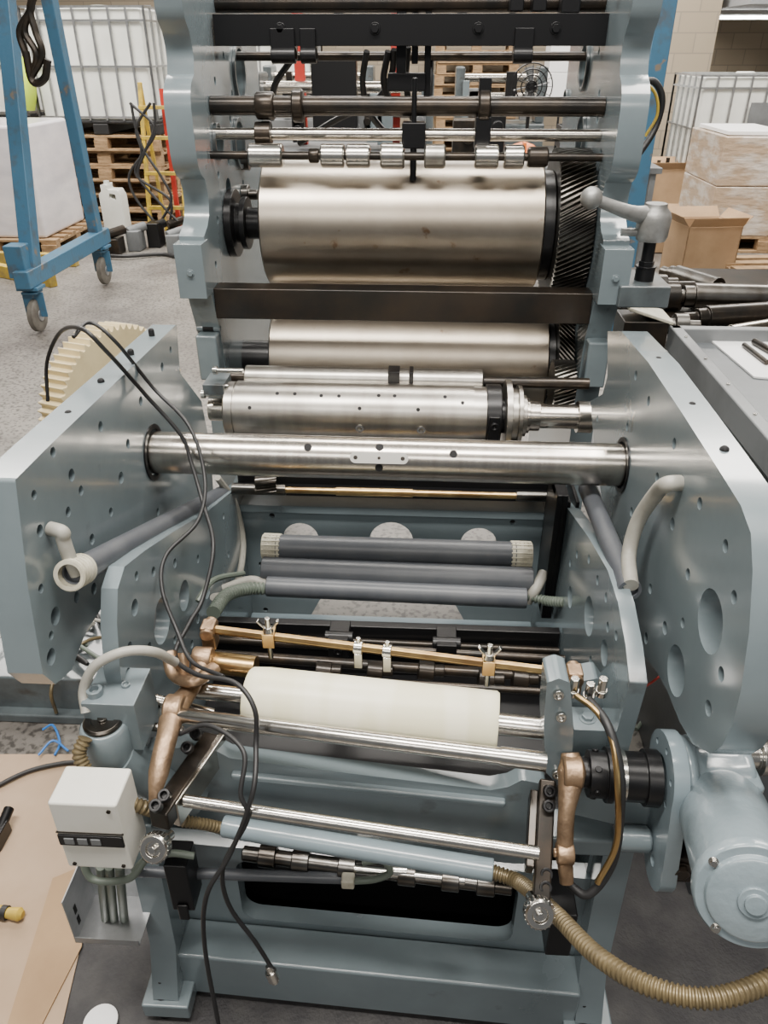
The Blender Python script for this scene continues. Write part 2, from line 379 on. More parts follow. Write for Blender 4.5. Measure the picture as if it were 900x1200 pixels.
for i,pts in enumerate(([(462,58),(458,90),(440,118),(395,140),(350,168)],[(478,55),(476,100),(486,150)],[(455,60),(450,100),(470,130),(500,120),(505,70)],[(330,20),(345,60),(322,100),(318,140)],[(430,60),(425,95),(432,130),(455,160)],[(600,15),(612,-10),(628,5),(640,-10),(665,10)])):
    M().tube([P(u,v,Y=2.25+.03*j) for j,(u,v) in enumerate(pts)],.0085,8).done('air_hose',press,RUBBER)
for v in(188,228,270): 
    q=P(284,v,X=-.455); M().lathe(q,q+V((1,0,0)),[(0,.026),(.02,.026),(.02,.014),(.045,.014)]).done('bearing_cap',press,GEAR,.002)

# ---- printing cylinders
C1=V((0,2.13,1.205)); 
x0=xend(C1,316).x; x1=xend(C1,629).x
m=M(); m.lathe((x0,C1.y,C1.z),(x1,C1.y,C1.z),[(0,.150),(.004,.156),(x1-x0-.004,.156),(x1-x0,.150)],96)
m.done('impression_cylinder',press,WORN)
m=M(); m.lathe((-.455,C1.y,C1.z),(x0,C1.y,C1.z),[(0,.085),(.02,.085),(.02,.05),(.035,.05),(.035,.066),(.05,.066),(.05,.04),(.1,.04)],40)
m.done('cylinder_journal',press,BLACK,.002)
M().cyl((x1,C1.y,C1.z),(x1+.028,C1.y,C1.z),.135,seg=64).done('cylinder_hub',press,BLACK,.002)
M().gear((x1+.030,C1.y,C1.z),(RX-.004,C1.y,C1.z),.187,84,.011,.24).done('helical_gear',press,GEARL)
C2=V((0,2.15,.825)); x0=xend(C2,326).x; x1=xend(C2,634).x
m=M(); m.lathe((x0,C2.y,C2.z),(x1,C2.y,C2.z),[(0,.150),(.004,.156),(x1-x0-.004,.156),(x1-x0,.150)],96)
m.done('impression_cylinder',press,WORN)
M().cyl((-.455,C2.y,C2.z),(x0,C2.y,C2.z),.05).done('cylinder_journal',press,BLACK); M().cyl((x1,C2.y,C2.z),(x1+.02,C2.y,C2.z),.13).done('cylinder_hub',press,BLACK)
M().gear((x1+.022,C2.y,C2.z),(RX-.004,C2.y,C2.z),.182,84,.011,-.24).done('helical_gear',press,GEARL)
A,B=xr(288,442,566,1.80)
m=M(); m.lathe(A,B,[(0,.022),(.003,.03),((B-A).length-.003,.03),((B-A).length,.022)],40)
m.done('ink_roller',press,WORN2,.001)
q=xend(A,462); M().bb(q.x-.014,q.x+.014,1.765,1.81,A.z-.02,A.z+.034).done('roller_stop',press,BLACK,.001); q=xend(A,482); M().bb(q.x-.005,q.x+.005,1.765,1.81,A.z-.02,A.z+.033).done('roller_stop',press,BLACK,.001)
M().cyl((-.455,A.y,A.z),A,.014).done('roller_shaft',press,DARK); M().cyl(B,(RX,B.y,B.z),.014).done('roller_shaft',press,DARK)
A,B=xr(268,480,568,1.72); R=px(A,34)
m=M(); L=B.x-A.x
m.lathe(A,B,[(0,R*.93),(.003,R*.97),(.022,R*.97),(.022,R*.9),(.026,R*.9),(.026,R),(L-.03,R),(L-.03,R*.95),(L,R*.95)],80,0)
for u,f in((300,.3),(330,.8),(380,.75),(400,.75),(424,.35),(445,.8),(463,.8),(490,.35),(520,.8),(540,.6),(350,.8)):
    an=math.radians(60*f+10); q=xend(A,u)+V((0,-math.cos(an),math.sin(an)))*(R-.001)
    m.cyl(q,q+V((0,-math.cos(an),math.sin(an)))*.0015,.0045,seg=12,mi=1)
for u in(424,494):
    an=math.radians(-8); nn=V((0,-math.cos(an),math.sin(an))); q=xend(A,u)+nn*(R-.001); m.ring(q,q+nn*.003,.010,.0055,20,mi=2)
m.done('plate_cylinder',press,[WORN2,HOLE,STEELB],0)
m=M(); m.lathe((B.x,B.y,B.z),(B.x+1,B.y,B.z),[(0,R*1.04),(.035,R*1.04),(.035,R*.6),(.05,R*.6)],48)
m.bb(B.x+.004,B.x+.03,B.y-R*1.15,B.y-R*.7,B.z-.03,B.z+.03)
m.sock((B.x+.017,B.y-R*1.15,B.z+.01),(0,-1,0),.009,.01)
m.done('clamp_collar',press,BLACK,.003)
m=M(); m.lathe((B.x+.045,B.y,B.z),(B.x+1,B.y,B.z),[(0,R*1.2),(.014,R*1.2),(.014,R*.9),(.03,R*.9),(.03,R*1.02),(.040,R*1.02),(.040,R*.7),(.052,R*.7)],60)
m.done('bearer_ring',press,WORN2,.001)
M().lathe((B.x+.080,B.y,B.z),(RX,B.y,B.z),[(0,.042),(.025,.042),(.025,.036),(.05,.036),(.05,.029),(.44-B.x-.080,.029),(.44-B.x-.080,.038),(RX-B.x-.080,.038)],40).done('cylinder_shaft',press,STEEL,.001); M().cyl((-.45,A.y,A.z),(A.x,A.y,A.z),.028).done('cylinder_shaft',press,STEEL,.001)
m=M(); m.lathe((-.41,A.y,A.z),(0,A.y,A.z),[(0,.046),(.015,.046),(.015,.038),(.03,.038)]); m.done('shaft_bearing',press,DARK,.001)
M().gear((.395,1.86,.87),(.448,1.86,.87),.065,34,.008,.35).done('helical_gear',press,GEARL)
for u0,u1,v,r in((250,285,434,5),(240,268,452,4),(236,262,462,5)):
    q0=P(u0,v,Y=1.70);q1=xend(q0,u1); M().lathe(q0,q1,[(0,px(q0,r)),(.01,px(q0,r)),(.01,px(q0,r*.6)),((q1-q0).length,px(q0,r*.6))],16).done('locating_pin',press,STEELB,.001)
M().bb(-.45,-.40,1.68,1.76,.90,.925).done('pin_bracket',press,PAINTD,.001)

# ---- outboard side plates
PT=.05
LPX=[(18,562),(60,520),(207,380),(211,437),(236,470),(246,520),(250,575),(222,600),(165,640),(135,688),(100,742),(84,785),(65,802),(50,790),(33,690)]
LX=-.45
SH=P(180,530,X=LX)
holesL=[(SH.y,SH.z,.052)]
blL=pick([(62,530,.008),(47,622,.009),(84,557,.010),(118,500,.009),(142,560,.011),(150,520,.009),(108,632,.009),(95,575,.008),(65,722,.014),(60,770,.013),(165,470,.009),(190,430,.009),(215,520,.009),(130,600,.008),(185,600,.008),(60,745,.007),(90,700,.009),(48,690,.007),(200,410,.007),(80,600,.008),(110,690,.010),(40,580,.007)],LX)
m=M(); m.poly(side_poly(LPX,LX),(LX-PT,0,0),(0,1,0),(0,0,1),PT,holesL,blL)
for t in(.1,.3,.5,.72,.9):
    y=.86+t*.68; m.cyl((LX-PT/2,y,1.105),(LX-PT/2,y,1.1265),.006,seg=14,mi=1)
m.done('side_plate',press,[PAINT,HOLE],.005,seg=3)
RXP=.45
RPX=[(712,388),(728,388),(760,425),(800,485),(845,555),(868,592),(880,625),(882,670),(878,740),(868,810),(858,850),(846,874),(832,883),(812,872),(796,845),(782,810),(768,785),(748,760),(735,725),(722,670),(706,590),(696,520),(692,470),(706,462),(712,440)]
SR=P(729,545,X=RXP)
holesR=[(SR.y,SR.z,.05)]
for u,v,r in((832,728,.043),(792,786,.038)):
    p=P(u,v,X=RXP); holesR.append((p.y,p.z,r))
blR=pick([(788,614,.010),(806,673,.009),(779,736,.011),(762,690,.009),(757,748,.010),(745,440,.009),(760,470,.009),(790,520,.009),(820,590,.009),(740,600,.009),(850,640,.009),(770,560,.009),(735,500,.008),(700,490,.007),(845,790,.010),(830,830,.011),(860,700,.009),(800,730,.008)],RXP)
m=M(); m.poly(side_poly(RPX,RXP),(RXP,0,0),(0,1,0),(0,0,1),PT,holesR,blR)
for y in(.95,1.1,1.3):
    m.cyl((RXP+PT/2,y,1.10),(RXP+PT/2,y,1.1465),.007,seg=14,mi=1)
m.done('side_plate',press,[PAINT,HOLE],.007,seg=3)
A=V((-.47,SH.y,SH.z)); B=V((.47,SR.y,SR.z)); Rb=.0405
m=M(); m.lathe(A,B,[(0,Rb-.002),(.002,Rb),((B-A).length-.002,Rb),((B-A).length,Rb-.002)],80)
d=(B-A).normalized()
def onsh(u,an):
    t=(u-180)/(729-180); c=A.lerp(B,.02+.96*t); a=math.radians(an); nn=V((0,-math.cos(a),math.sin(a))); return c+nn*Rb,nn
for u,an in((367,52),(533,44),(449,58),(449,2)):
    q,nn=onsh(u,an); m.cyl(q-nn*.002,q+nn*.0012,.0075,seg=18,mi=1)
m.done('cross_shaft',press,[STEEL,HOLE])
q0,nn=onsh(449,28); ex=d
pts=[]
for k in range(24):
    a=2*math.pi*k/24; cx_=.044 if math.cos(a)>0 else -.044; pts.append((cx_+.0105*math.cos(a),.0105*math.sin(a)))
m=M(); m.poly(pts,q0-nn*.003,ex,nn.cross(ex).normalized(),.008)
for k in(-.044,.044): m.cyl(q0+ex*k+nn*.002,q0+ex*k+nn*.0062,.004,seg=14,mi=1)
m.cyl(q0+nn*.001,q0+nn*.0062,.003,seg=12,mi=1)
m.done('key_plate',press,[mk('key_plate_steel',(.50,.49,.46),.4,.6),DARK],.001)
M().ring((-.452,SH.y,SH.z),(-.447,SH.y,SH.z),.055,.046).done('bore_ring',press,BLACK); M().ring((.447,SR.y,SR.z),(.452,SR.y,SR.z),.053,.045).done('bore_ring',press,BLACK)

# ---- lower side walls
tail=[(.85,.60),(.84,.50),(.84,.0),(.95,.0),(1.1,.15),(1.6,.15),(1.70,0),(1.93,0)]
for sgn in(-1,1):
    X=.375*sgn
    if sgn<0:
        low=side_poly([(285,565),(242,600),(205,622),(170,645),(146,664),(138,690),(137,730),(141,790)],X)+tail+[(1.93,.68)]
        hs=pick([(190,727,.042),(216,698,.030),(243,690,.022),(158,712,.014)],X); bl=pick([(262,605,.008),(248,640,.009),(232,655,.009),(268,650,.008),(255,740,.009),(225,755,.009),(205,750,.008),(175,760,.011),(152,760,.011),(205,660,.009),(180,670,.009),(160,675,.008),(150,790,.010),(232,725,.011)],X)
    else:
        low=side_poly([(648,572),(690,630),(712,668),(724,705),(733,755),(738,800)],X)+tail+[(1.93,.68)]
        hs=pick([(690,722,.036),(708,765,.022),(668,700,.022)],X); bl=pick([(700,680,.009),(710,700,.009),(676,650,.008),(712,735,.009),(692,775,.010),(655,640,.009),(668,660,.008),(722,745,.008),(690,655,.009)],X)
    m=M(); m.poly(low,(X if sgn>0 else X-.025,0,0),(0,1,0),(0,0,1),.025,hs,bl)
    m.done('lower_side_wall',press,[PAINT,HOLE],.002)
    fx=-.385 if sgn<0 else .405
    m=M(); m.bb(fx-.045,fx+.045,.735,.86,.02,.06); m.poly([(.745,.06),(.785,.18),(.80,.50),(.84,.50),(.86,.06)],(fx-.024,0,0),(0,1,0),(0,0,1),.048)
    m.done('leg',press,PAINT,.004)
    m=M(); m.cyl((fx-.01,.765,.0),(fx-.01,.765,.02),.024); m.cyl((fx-.01,.765,.06),(fx-.01,.765,.10),.008); m.hexb((fx-.01,.765,.06),(0,0,1),.015,.016)
    m.done('levelling_foot',press,BLACK,.002)
m=M()
pan=[(-.375,.20),(-.375,.625),(.375,.625),(.375,.20),(.24,.20),(.14,.40),(-.16,.40),(-.26,.20)]
m.poly(pan,(0,1.66,0),(1,0,0),(0,0,1),.03,[(-.23,.535,.045),(.0,.535,.055),(.22,.535,.045)],[(-.3,.6,.007),(.3,.6,.007),(-.34,.45,.007),(.34,.45,.007),(-.34,.3,.007),(-.1,.45,.006),(.1,.45,.006)])
m.bb(-.375,.375,1.62,1.68,.615,.635)
m.done('rear_panel',press,[PAINT,HOLE],.004)
m=M(); m.bb(-.37,.37,1.30,1.60,.30,.315); m.bb(-.37,.37,1.29,1.30,.30,.33)
m.done('drip_tray',press,PAINTL,.004)
M().cyl((-.2,1.4,.315),(-.2,1.4,.33),.03).done('tray_cap',press,DARK,.002); M().cyl((.2,1.4,.315),(.2,1.4,.33),.03).done('tray_cap',press,DARK,.002); M().box((0,1.42,.322),(.12,.10,.012)).done('tray_cover',press,STEELB,.002)
M().bb(-.372,.372,.93,1.27,.02,.42).done('interior_shade_box',press,BLACK,.004)  # added black box, stands in for the shade inside the press
M().bb(-.372,.372,1.27,1.29,.02,.55).done('interior_shade_sheet',press,BLACK,.002)  # added black sheet that paints the interior dark behind the roller
m=M(); m.bb(-.375,.38,1.62,1.72,.69,.78); m.bb(-.375,.38,1.60,1.62,.675,.70)
m.done('ink_duct',press,BLACK,.004)
A,B=xr(335,574,605,1.57); m=M()
m.lathe(A,B,[(0,.008),(.12,.008),(.12,.0105),(.3,.0105),(.3,.008),((B-A).length,.008)],24); m.done('brass_rod',press,BRASS)
M().cyl((-.375,A.y,A.z),(A.x,A.y,A.z),.014).done('rod_end',press,GEAR); M().cyl((B.x,A.y,A.z),(.375,A.y,A.z),.012).done('rod_end',press,GEAR)
M().gear((A.x-.07,A.y+.01,A.z+.012),(A.x-.02,A.y+.01,A.z+.012),.028,20,.005,.3).done('drive_gear',press,GEAR)
m=M(); x0=P(643,600,Y=1.45).x; x1=.373
m.bb(x0,x1,1.40,1.5,.80,.82); m.bb(x0,x0+.012,1.38,1.5,.50,.82); m.bb(x1-.012,x1,1.38,1.5,.50,.82); m.bb(x0,x1,1.40,1.5,.50,.53)
m.bb(x0+.02,x0+.032,1.39,1.5,.53,.80); m.bb(x0+.042,x0+.05,1.39,1.5,.53,.80); m.bb(x0,x1,1.49,1.5,.50,.82)
m.done('slotted_bracket',press,BLACK,.002)
def tubeX(uL,vL,uR,vR,Y,rp,name,mat):
    A,B=zz(uL,vL,uR,vR,Y); return A,B,M().cyl(A,B,px(A,rp),seg=36).done(name,press,mat,.002)
def ribcap(A,B,r,L=.04):
    m=M(); d=(B-A).normalized(); 
    n=5
    for i in range(n): m.cyl(A+d*L*i/n,A+d*(L*(i+.75)/n),r*1.08)
    m.ring(A-d*.002,A+d*(L+.002),r*1.02,r*.7)
    _,x,y=frame(A,B)
    for k in range(18):
        an=k*math.pi/9; o=(x*math.cos(an)+y*math.sin(an))*r*1.08
        m.beam(A+o,A+d*L+o,.0025,.0025)
    return m
A,B,t1=tubeX(322,641,606,650,1.44,15,'conduit_tube',PVC)
r=px(A,14)
dd=(B-A).normalized()
ribcap(A-dd*.025,B,r).done('end_sleeve',press,IVORY); ribcap(B+dd*.03,A,r,.045).done('end_sleeve',press,IVORY)
tubeX(308,667,624,680,1.40,15,'conduit_tube',PVC)
tubeX(313,687,617,701,1.36,12,'conduit_tube',PVC)
M().tube([P(262,690,Y=1.36),P(292,680,Y=1.37),P(313,684,Y=1.37)],.010,14).done('bent_hose',press,PVCL)
M().tube([P(618,704,Y=1.36),P(628,690,Y=1.36),P(637,672,Y=1.40)],.012,14).done('bent_hose',press,PVCL)
M().tube([P(616,697,Y=1.36),P(640,704,Y=1.34),P(664,706,Y=1.30)],.010,12,pitch=.008,amp=.0015).done('corrugated_hose',press,HOSEG); M().tube([P(250,718,Y=1.2),P(265,698,Y=1.28),P(290,690,Y=1.34),P(313,690,Y=1.36)],.013,12,pitch=.009,amp=.0018).done('corrugated_hose',press,HOSEG)
M().tube([P(232,705,Y=1.15),P(250,680,Y=1.2),P(285,672,Y=1.3)],.006,8).done('cable_conduit',press,HOSEG)
A=P(86,672,X=-.42); B=P(262,578,X=-.40); r=.0195
d=(B-A).normalized()
m=M(); m.ring(A,A+d*.02,r,r*.75); m.cyl(A+d*.01,B,r,seg=32); m.done('conduit_tube',press,PVC)
m=M(); 
for i in range(5): m.ring(A+d*(.008*i-.012),A+d*(.008*i-.006),r*1.2,r*.85)
m.ring(A-d*.013,A+d*.026,r*1.12,r*.85); m.done('end_sleeve',press,IVORY)
h0=P(58,619,X=-.448)
M().tube([h0,h0+V((.02,-.005,-.003)),P(74,632,X=-.43),P(82,655,X=-.425),A+V((0,-.01,0))+d*.02],.010,14).done('bent_hose',press,PVCL)
A=P(738,692,X=.40); B=P(688,572,X=.40); d=(B-A).normalized()
m=M(); m.ring(A,A+d*.012,.0185,.013); m.cyl(A+d*.008,B,.0175); m.done('conduit_tube',press,PVC)
h0=P(797,566,X=.448)
M().tube([h0,h0+V((-.02,-.005,0)),P(770,577,X=.43),P(748,610,X=.42),P(737,650,X=.41),A+V((0,0,.01))],.012,14).done('bent_hose',press,PVCL)
M().tube([P(255,560,X=-.40),P(275,590,X=-.38),P(285,640,X=-.37),P(275,690,X=-.36),P(250,700,X=-.36)],.008,8).done('bent_hose',press,PVCL)

# ---- dark mechanism behind roller
for (uL,vL,uR,vR,Y,rp) in((345,752,640,772,1.22,5),(300,768,650,795,1.14,6),(340,790,650,812,1.05,4),(300,745,640,762,1.27,4)):
    A,B=zz(uL,vL,uR,vR,Y); A.x=-.37;B.x=.37; M().cyl(A,B,px(A,rp)).done('mechanism_shaft',press,DARK)
for u,v in((398,745),(523,752)):
    q=P(u,v,Y=1.18); m=M(); m.bb(q.x-.02,q.x+.02,1.15,1.21,q.z-.03,q.z+.015); m.cyl(q+V((-.028,-.01,.005)),q+V((.028,-.01,.005)),.012); m.sock(q+V((0,-.03,-.01)),(0,-1,0),.008,.008)
    m.done('bearing_block',press,BLACK,.003)
for u in(370,430,490,560,600):
    q=P(u,785 if u<500 else 795,Y=1.10); m=M(); m.cyl(q,q+V((.03,0,-.003)),.018); m.cyl(q+V((.03,0,0)),q+V((.05,0,0)),.012); m.done('drive_coupling',press,DARK,.002)

# ---- brass back bar with wing screws
A=P(245,737,Y=.99); B=P(673,790,Z=A.z)
dB=(B-A).normalized()
M().cyl(A-dB*.006,B+dB*.006,px(A,5.5),seg=6).done('brass_bar',press,BRASS,.0008)
def onbar(u): 
    t=(u-245)/(673-245); return A.lerp(B,t)
for q in(A,B): M().bb(q.x-.012,q.x+.012,q.y-.014,q.y+.014,q.z-.035,q.z+.012).cyl(q+V((0,-.02,0)),q+V((0,.02,0)),.012).done('bar_end_block',press,BRONZE,.003)
for u in(320,578):
    q=onbar(u); m=M(); m.bb(q.x-.01,q.x+.01,q.y-.012,q.y+.012,q.z-.016,q.z+.012)
    m.cyl(q+V((0,-.002,-.045)),q+V((0,-.002,.04)),.0045,seg=12,mi=1); m.cyl(q+V((0,-.002,.012)),q+V((0,-.002,.022)),.009,.006,seg=14,mi=1)
    for s in(-1,1): m.tube([q+V((s*.004,-.002,.018)),q+V((s*.012,-.002,.028)),q+V((s*.017,-.002,.036))],lambda t:.0035+.002*t,8,mi=1,flat=.5)
    m.done('wing_screw',press,[BRASS,STEELB],.001)
for u in(428,462):
    q=onbar(u); m=M(); m.ring(q-dB*.007,q+dB*.007,.012,.006,24); m.bb(q.x-.0065,q.x+.0065,q.y-.012,q.y-.002,q.z-.035,q.z-.005); m.cyl(q+V((0,0,.008)),q+V((0,0,.02)),.004,seg=12)
    m.done('bar_clip',press,STEELB,.001)

# ---- web roller (cream)
A=P(292,816,Y=.90); B=P(583,848,Z=A.z); dR=(B-A).normalized(); r0=px(A,36)
m=M(); L=(B-A).length; m.lathe(A,B,[(0,r0*.90),(.004,r0*.96),(.03,r0),(L-.004,r0),(L,r0*.94)],80)
m.done('rubber_roller',press,CREAM)
A2=A-dR*.115; B2=B+dR*.085
M().cyl(A2,A,.0135).done('roller_shaft',press,STEELB,.001); M().cyl(B,B2,.0175).done('roller_shaft',press,STEELB,.001)
A3=P(238,775,Y=.97); B3=P(300,782,Z=A3.z)
m=M(); m.lathe(A3,B3,[(0,.012),(.012,.012),(.012,.019),(.02,.019),((B3-A3).length,.019)],30); m.done('brass_bush',press,BRASS)
A=P(188,836,Y=.83); B=P(640,893,Z=A.z); d=(B-A).normalized(); L=(B-A).length
m=M(); r=px(A,9.5); m.lathe(A,B,[(0,r*.8),(.004,r),(L*.89,r),(L*.89,r*1.12),(L,r*1.12)],40); m.done('idler_shaft',press,STEELB)
A=P(216,938,Y=.735); B=P(632,1000,Z=A.z)
M().cyl(A,B,px(A,7.5)).done('idler_shaft',press,STEELB,.001)
def pxy(pix,Y):
    o=[]
    for u,v in pix: p=P(u,v,Y=Y); o.append((p.x,p.z))
    return o
Yc=.83
cast=[(170,880),(215,876),(250,878),(268,888),(300,893),(440,910),(575,926),(596,922),(612,914),(640,920),(650,985),(640,1012),(600,1012),(470,998),(300,978),(262,980),(210,962),(170,940)]
m=M(); m.poly(pxy(cast,Yc),(0,Yc,0),(1,0,0),(0,0,1),-.028)
m.done('cast_beam',press,PAINT,.008,seg=4)
a0=P(272,905,Y=Yc); a1=P(592,938,Y=Yc)
M().beam(a0+V((0,-.004,0)),a1+V((0,-.004,0)),.014,.012).done('beam_rib',press,PAINT,.004,seg=3)
A,B,_=tubeX(262,968,578,1020,.785,12.5,'guard_tube',PAINTL)
A=P(160,1021,Y=.79);B=P(402,1029,Z=A.z)
M().cyl(A,B,px(A,6.5)).done('conduit_tube',press,PVC)
q=P(408,1032,Y=.78)
m=M(); m.box(q,(.022,.02,.02)); m.done('hose_connector',press,IVORY,.003)
M().tube([q+V((.01,0,0)),P(440,1030,Y=.78),P(457,1022,Y=.78),P(448,1008,Y=.78),P(425,1010,Y=.78)],.006,10).done('bent_hose',press,HOSEG); M().tube([P(158,1020,Y=.79),P(170,1008,Y=.77),P(200,1000,Y=.76),P(228,1003,Y=.76)],.006,10).done('bent_hose',press,HOSEG)
m=M()
A,B=zz(285,1000,600,1040,.825); m.cyl(A,B,.013)
for u in(305,345,400,470,520,560):
    t=(u-285)/315; q=A.lerp(B,t); m.cyl(q,q+V((.03,-.002,0)),.019); 
m.done('mechanism_shaft',press,GEAR,.002)
m=M(); A,B=zz(415,1018,545,1032,.80); m.cyl(A,B,.008); m.cyl(A+V((.06,0,0)),A+V((.09,0,0)),.012); m.done('adjuster_rod',press,STEELB,.001)

# ---- front panel with slot and base beam
ex=V((1,-.045,0)).normalized()
PY=.845
xa=P(280,1058,Y=PY).x; xb=P(606,1062,Y=PY-.015).x
z1=P(440,1022,Y=PY).z; z0=P(440,1090,Y=PY).z
slot=[]
for cx_,cz_,a0 in((xb-.03,z1-.03,0),(xa+.03,z1-.03,90),(xa+.03,z0+.03,180),(xb-.03,z0+.03,270)):
    for k in range(7):
        a=math.radians(a0+k*15); slot.append((cx_+.03*math.cos(a),cz_+.03*math.sin(a)))
m=M(); m.poly([(-.40,z0-.03),(-.40,z1+.035),(.42,z1+.035),(.42,z0-.03)],(0,PY,0),ex,(0,0,1),-.03,[slot])
m.done('front_panel',press,PAINT,.004)
m=M(); zb=z0-.012; c=V((0.01,.805,zb/2+.01)); m.beam(c-ex*.375,c+ex*.375,.075,zb-.02)
m.done('base_beam',press,PAINT,.006)

# ---- left clamp assembly
def slab(u0,v0,u1,v1,Y0,Y1,w,h):
    return M().beam(P(u0,v0,Y=Y0),P(u1,v1,Y=Y1),w,h)
slab(250,868,186,962,.86,.70,.030,.035).done('clamp_block',press,DARK,.003)
slab(262,872,205,955,.86,.72,.012,.05).done('clamp_plate',press,STEEL,.002)
m=M()
for u,v,Y in((232,868,.84),(222,884,.81),(196,940,.72),(186,952,.70)): m.cut(); m.sock(P(u,v,Y=Y)+V((0,-.0,.012)),(0,-.5,.9),.009,.014)
m.done('socket_screw',press,BLACK,.001)
def bronze(pts,rs,nm,flat=.6,bosses=()):
    m=M(); n=len(pts)-1
    def rf(t):
        x=t*n;i=min(int(x),n-1);return rs[i]+(rs[i+1]-rs[i])*(x-i)
    m.tube(pts,rf,18,8,flat=flat)
    for c,r,h in bosses: m.lathe(V(c)-V((h,0,0)),V(c)+V((h,0,0)),[(0,r*.9),(.003,r),(2*h-.003,r),(2*h,r*.9)],30); m.cyl(V(c)-V((h+.004,0,0)),V(c)-V((h,0,0)),r*.45,seg=6)
    return m.done(nm,press,BRONZE,.001)
T=[P(238,772,Y=.95),P(228,800,Y=.90),P(205,832,Y=.84),P(196,862,Y=.79),P(186,905,Y=.74),P(180,940,Y=.71)]
bronze(T,[.018,.013,.02,.016,.015,.007],'bronze_arm',.75,[(T[0],.02,.016),(T[2],.024,.014)])
m=M(); m.tube([P(198,765,Y=.93),P(205,790,Y=.90),P(228,798,Y=.88),P(252,782,Y=.92)],lambda t:.012,12,flat=.7); m.cyl(P(215,765,Y=.93),P(215,800,Y=.90),.009); m.done('bronze_link',press,BRONZE,.001)
T=[P(668,882,Y=.79),P(670,905,Y=.77),P(664,950,Y=.73),P(662,1000,Y=.70),P(664,1035,Y=.68)]
bronze(T,[.013,.021,.012,.012,.010],'bronze_arm',.8,[(T[1],.024,.014),(T[3],.016,.012)])
slab(641,915,634,1055,.80,.66,.024,.03).done('clamp_block',press,DARK,.003)
slab(625,930,620,1020,.80,.70,.012,.045).done('clamp_plate',press,DARK,.002)
m=M()
for u,v,Y in((641,925,.79),(640,942,.77),(637,1020,.70),(636,1035,.685)): m.cut(); m.sock(P(u,v,Y=Y)+V((0,-.01,.01)),(0,-.7,.7),.009,.014)
m.done('socket_screw',press,BLACK,.001)
for u,v,Y in((180,995,.66),(633,1072,.62)):
    q=P(u,v,Y=Y); nn=(V((q.x*.3,-.75,.5))).normalized(); m=M()
    m.lathe(q-nn*.055,q+nn,[(0,.008),(.03,.008),(.03,.016),(.038,.019),(.04,.0205),(.055,.0205),(.058,.018),(.058,.011),(.054,.010),(.054,.005),(.062,.005)],36)
    for k in range(20):
        an=k*math.pi/10; _,x,y=frame(q,q+nn); o=(x*math.cos(an)+y*math.sin(an))*.0205; m.beam(q-nn*.013+o,q+nn*.0+o,.0025,.0025)
    m.done('adjusting_knob',press,STEELB,.0006)
m=M(); q=P(215,1040,Y=.76); m.bb(q.x-.022,q.x+.016,.75,.80,q.z-.05,q.z+.07); m.bb(q.x-.012,q.x+.006,.745,.75,q.z-.07,q.z-.03)
m.done('slide_block',press,BLACK,.003)
q=P(655,1085,Y=.72); m=M(); m.bb(q.x-.02,q.x+.02,.70,.78,q.z-.05,q.z+.06); m.done('slide_block',press,BLACK,.003)

# ---- right housing
hp=[(641,800),(655,795),(668,800),(672,850),(670,905),(655,922),(640,905),(637,850)]
M().poly(pxy(hp,.80),(0,.80,0),(1,0,0),(0,0,1),-.05).done('bearing_housing',press,PAINT,.005,seg=3)
m=M()
for u,v in((654,812),(652,905),(657,838)): m.cut(); m.sock(P(u,v,Y=.80),(0,-1,.2),.0075,.008)
m.done('socket_screw',press,STEELB,.001)
for u,v in((672,808),(690,814),(705,808)):
    q=P(u,v,Y=.84); M().cyl(q,q+V((.0,.0,.022)),.007,seg=6).cyl(q-V((0,0,.01)),q,.009).done('pipe_fitting',press,STEELB,.001)
M().tube([P(675,815,Y=.83),P(700,835,Y=.80),P(718,870,Y=.76),P(724,930,Y=.72),P(722,990,Y=.70),P(700,1035,Y=.68)],.0045,10).done('brass_pipe',press,BRASS)
M().tube([P(690,820,Y=.83),P(712,850,Y=.78),P(726,900,Y=.74),P(727,950,Y=.72),P(718,1010,Y=.70),P(690,1048,Y=.68),P(665,1035,Y=.70)],.0065,10).done('air_hose',press,RUBBER)
m=M(); q=P(700,858,Y=.90); m.box(q,(.09,.05,.06)); m.hexb(q+V((-.02,0,.03)),(0,0,1),.01,.008); m.hexb(q+V((.02,0,.03)),(0,0,1),.01,.008); m.done('bearing_housing',press,PAINT,.006)
M().poly(pxy([(672,800),(700,795),(728,835),(732,870),(690,862),(668,840)],.93),(0,.93,0),(1,0,0),(0,0,1),-.04).done('housing_web',press,PAINT,.006)
A=P(672,905,Y=.79); B=P(770,912,Z=A.z); d=(B-A).normalized()
m=M(); m.lathe(A,B,[(0,.022),(.02,.022),(.02,.034),(.045,.034),(.045,.040),(.055,.040),(.055,.036),(.10,.036),(.10,.041),((B-A).length,.041)],48)
for k in range(6):
    an=k*math.pi/3; _,x,y=frame(A,B); o=(x*math.cos(an)+y*math.sin(an)); m.cyl(A+d*.03+o*.033,A+d*.03+o*.037,.005,seg=10)
m.done('drive_chuck',press,BLACK,.001)
M().ring(A+d*.062,A+d*.072,.0385,.03).done('chuck_ring',press,STEELB,.001)
q=P(774,905,Y=.79); 
def arc(cy_,cz_,r,a0,a1,n=14): return [(cy_+r*math.cos(math.radians(a0+(a1-a0)*k/n)),cz_+r*math.sin(math.radians(a0+(a1-a0)*k/n))) for k in range(n+1)]
pts=arc(.79,q.z,.062,0,180)+arc(.74,q.z-.13,.045,180,360)
m=M(); m.poly(pts,(q.x,0,0),(0,1,0),(0,0,1),.022,[(.79,q.z,.028)],[(.79+.045*math.cos(a),q.z+.045*math.sin(a),.005) for a in(.6,1.6,2.6,3.6,4.6,5.6)]+[(.74,q.z-.135,.009)])
m.done('flange_plate',press,[PAINTL,HOLE],.004,seg=3)
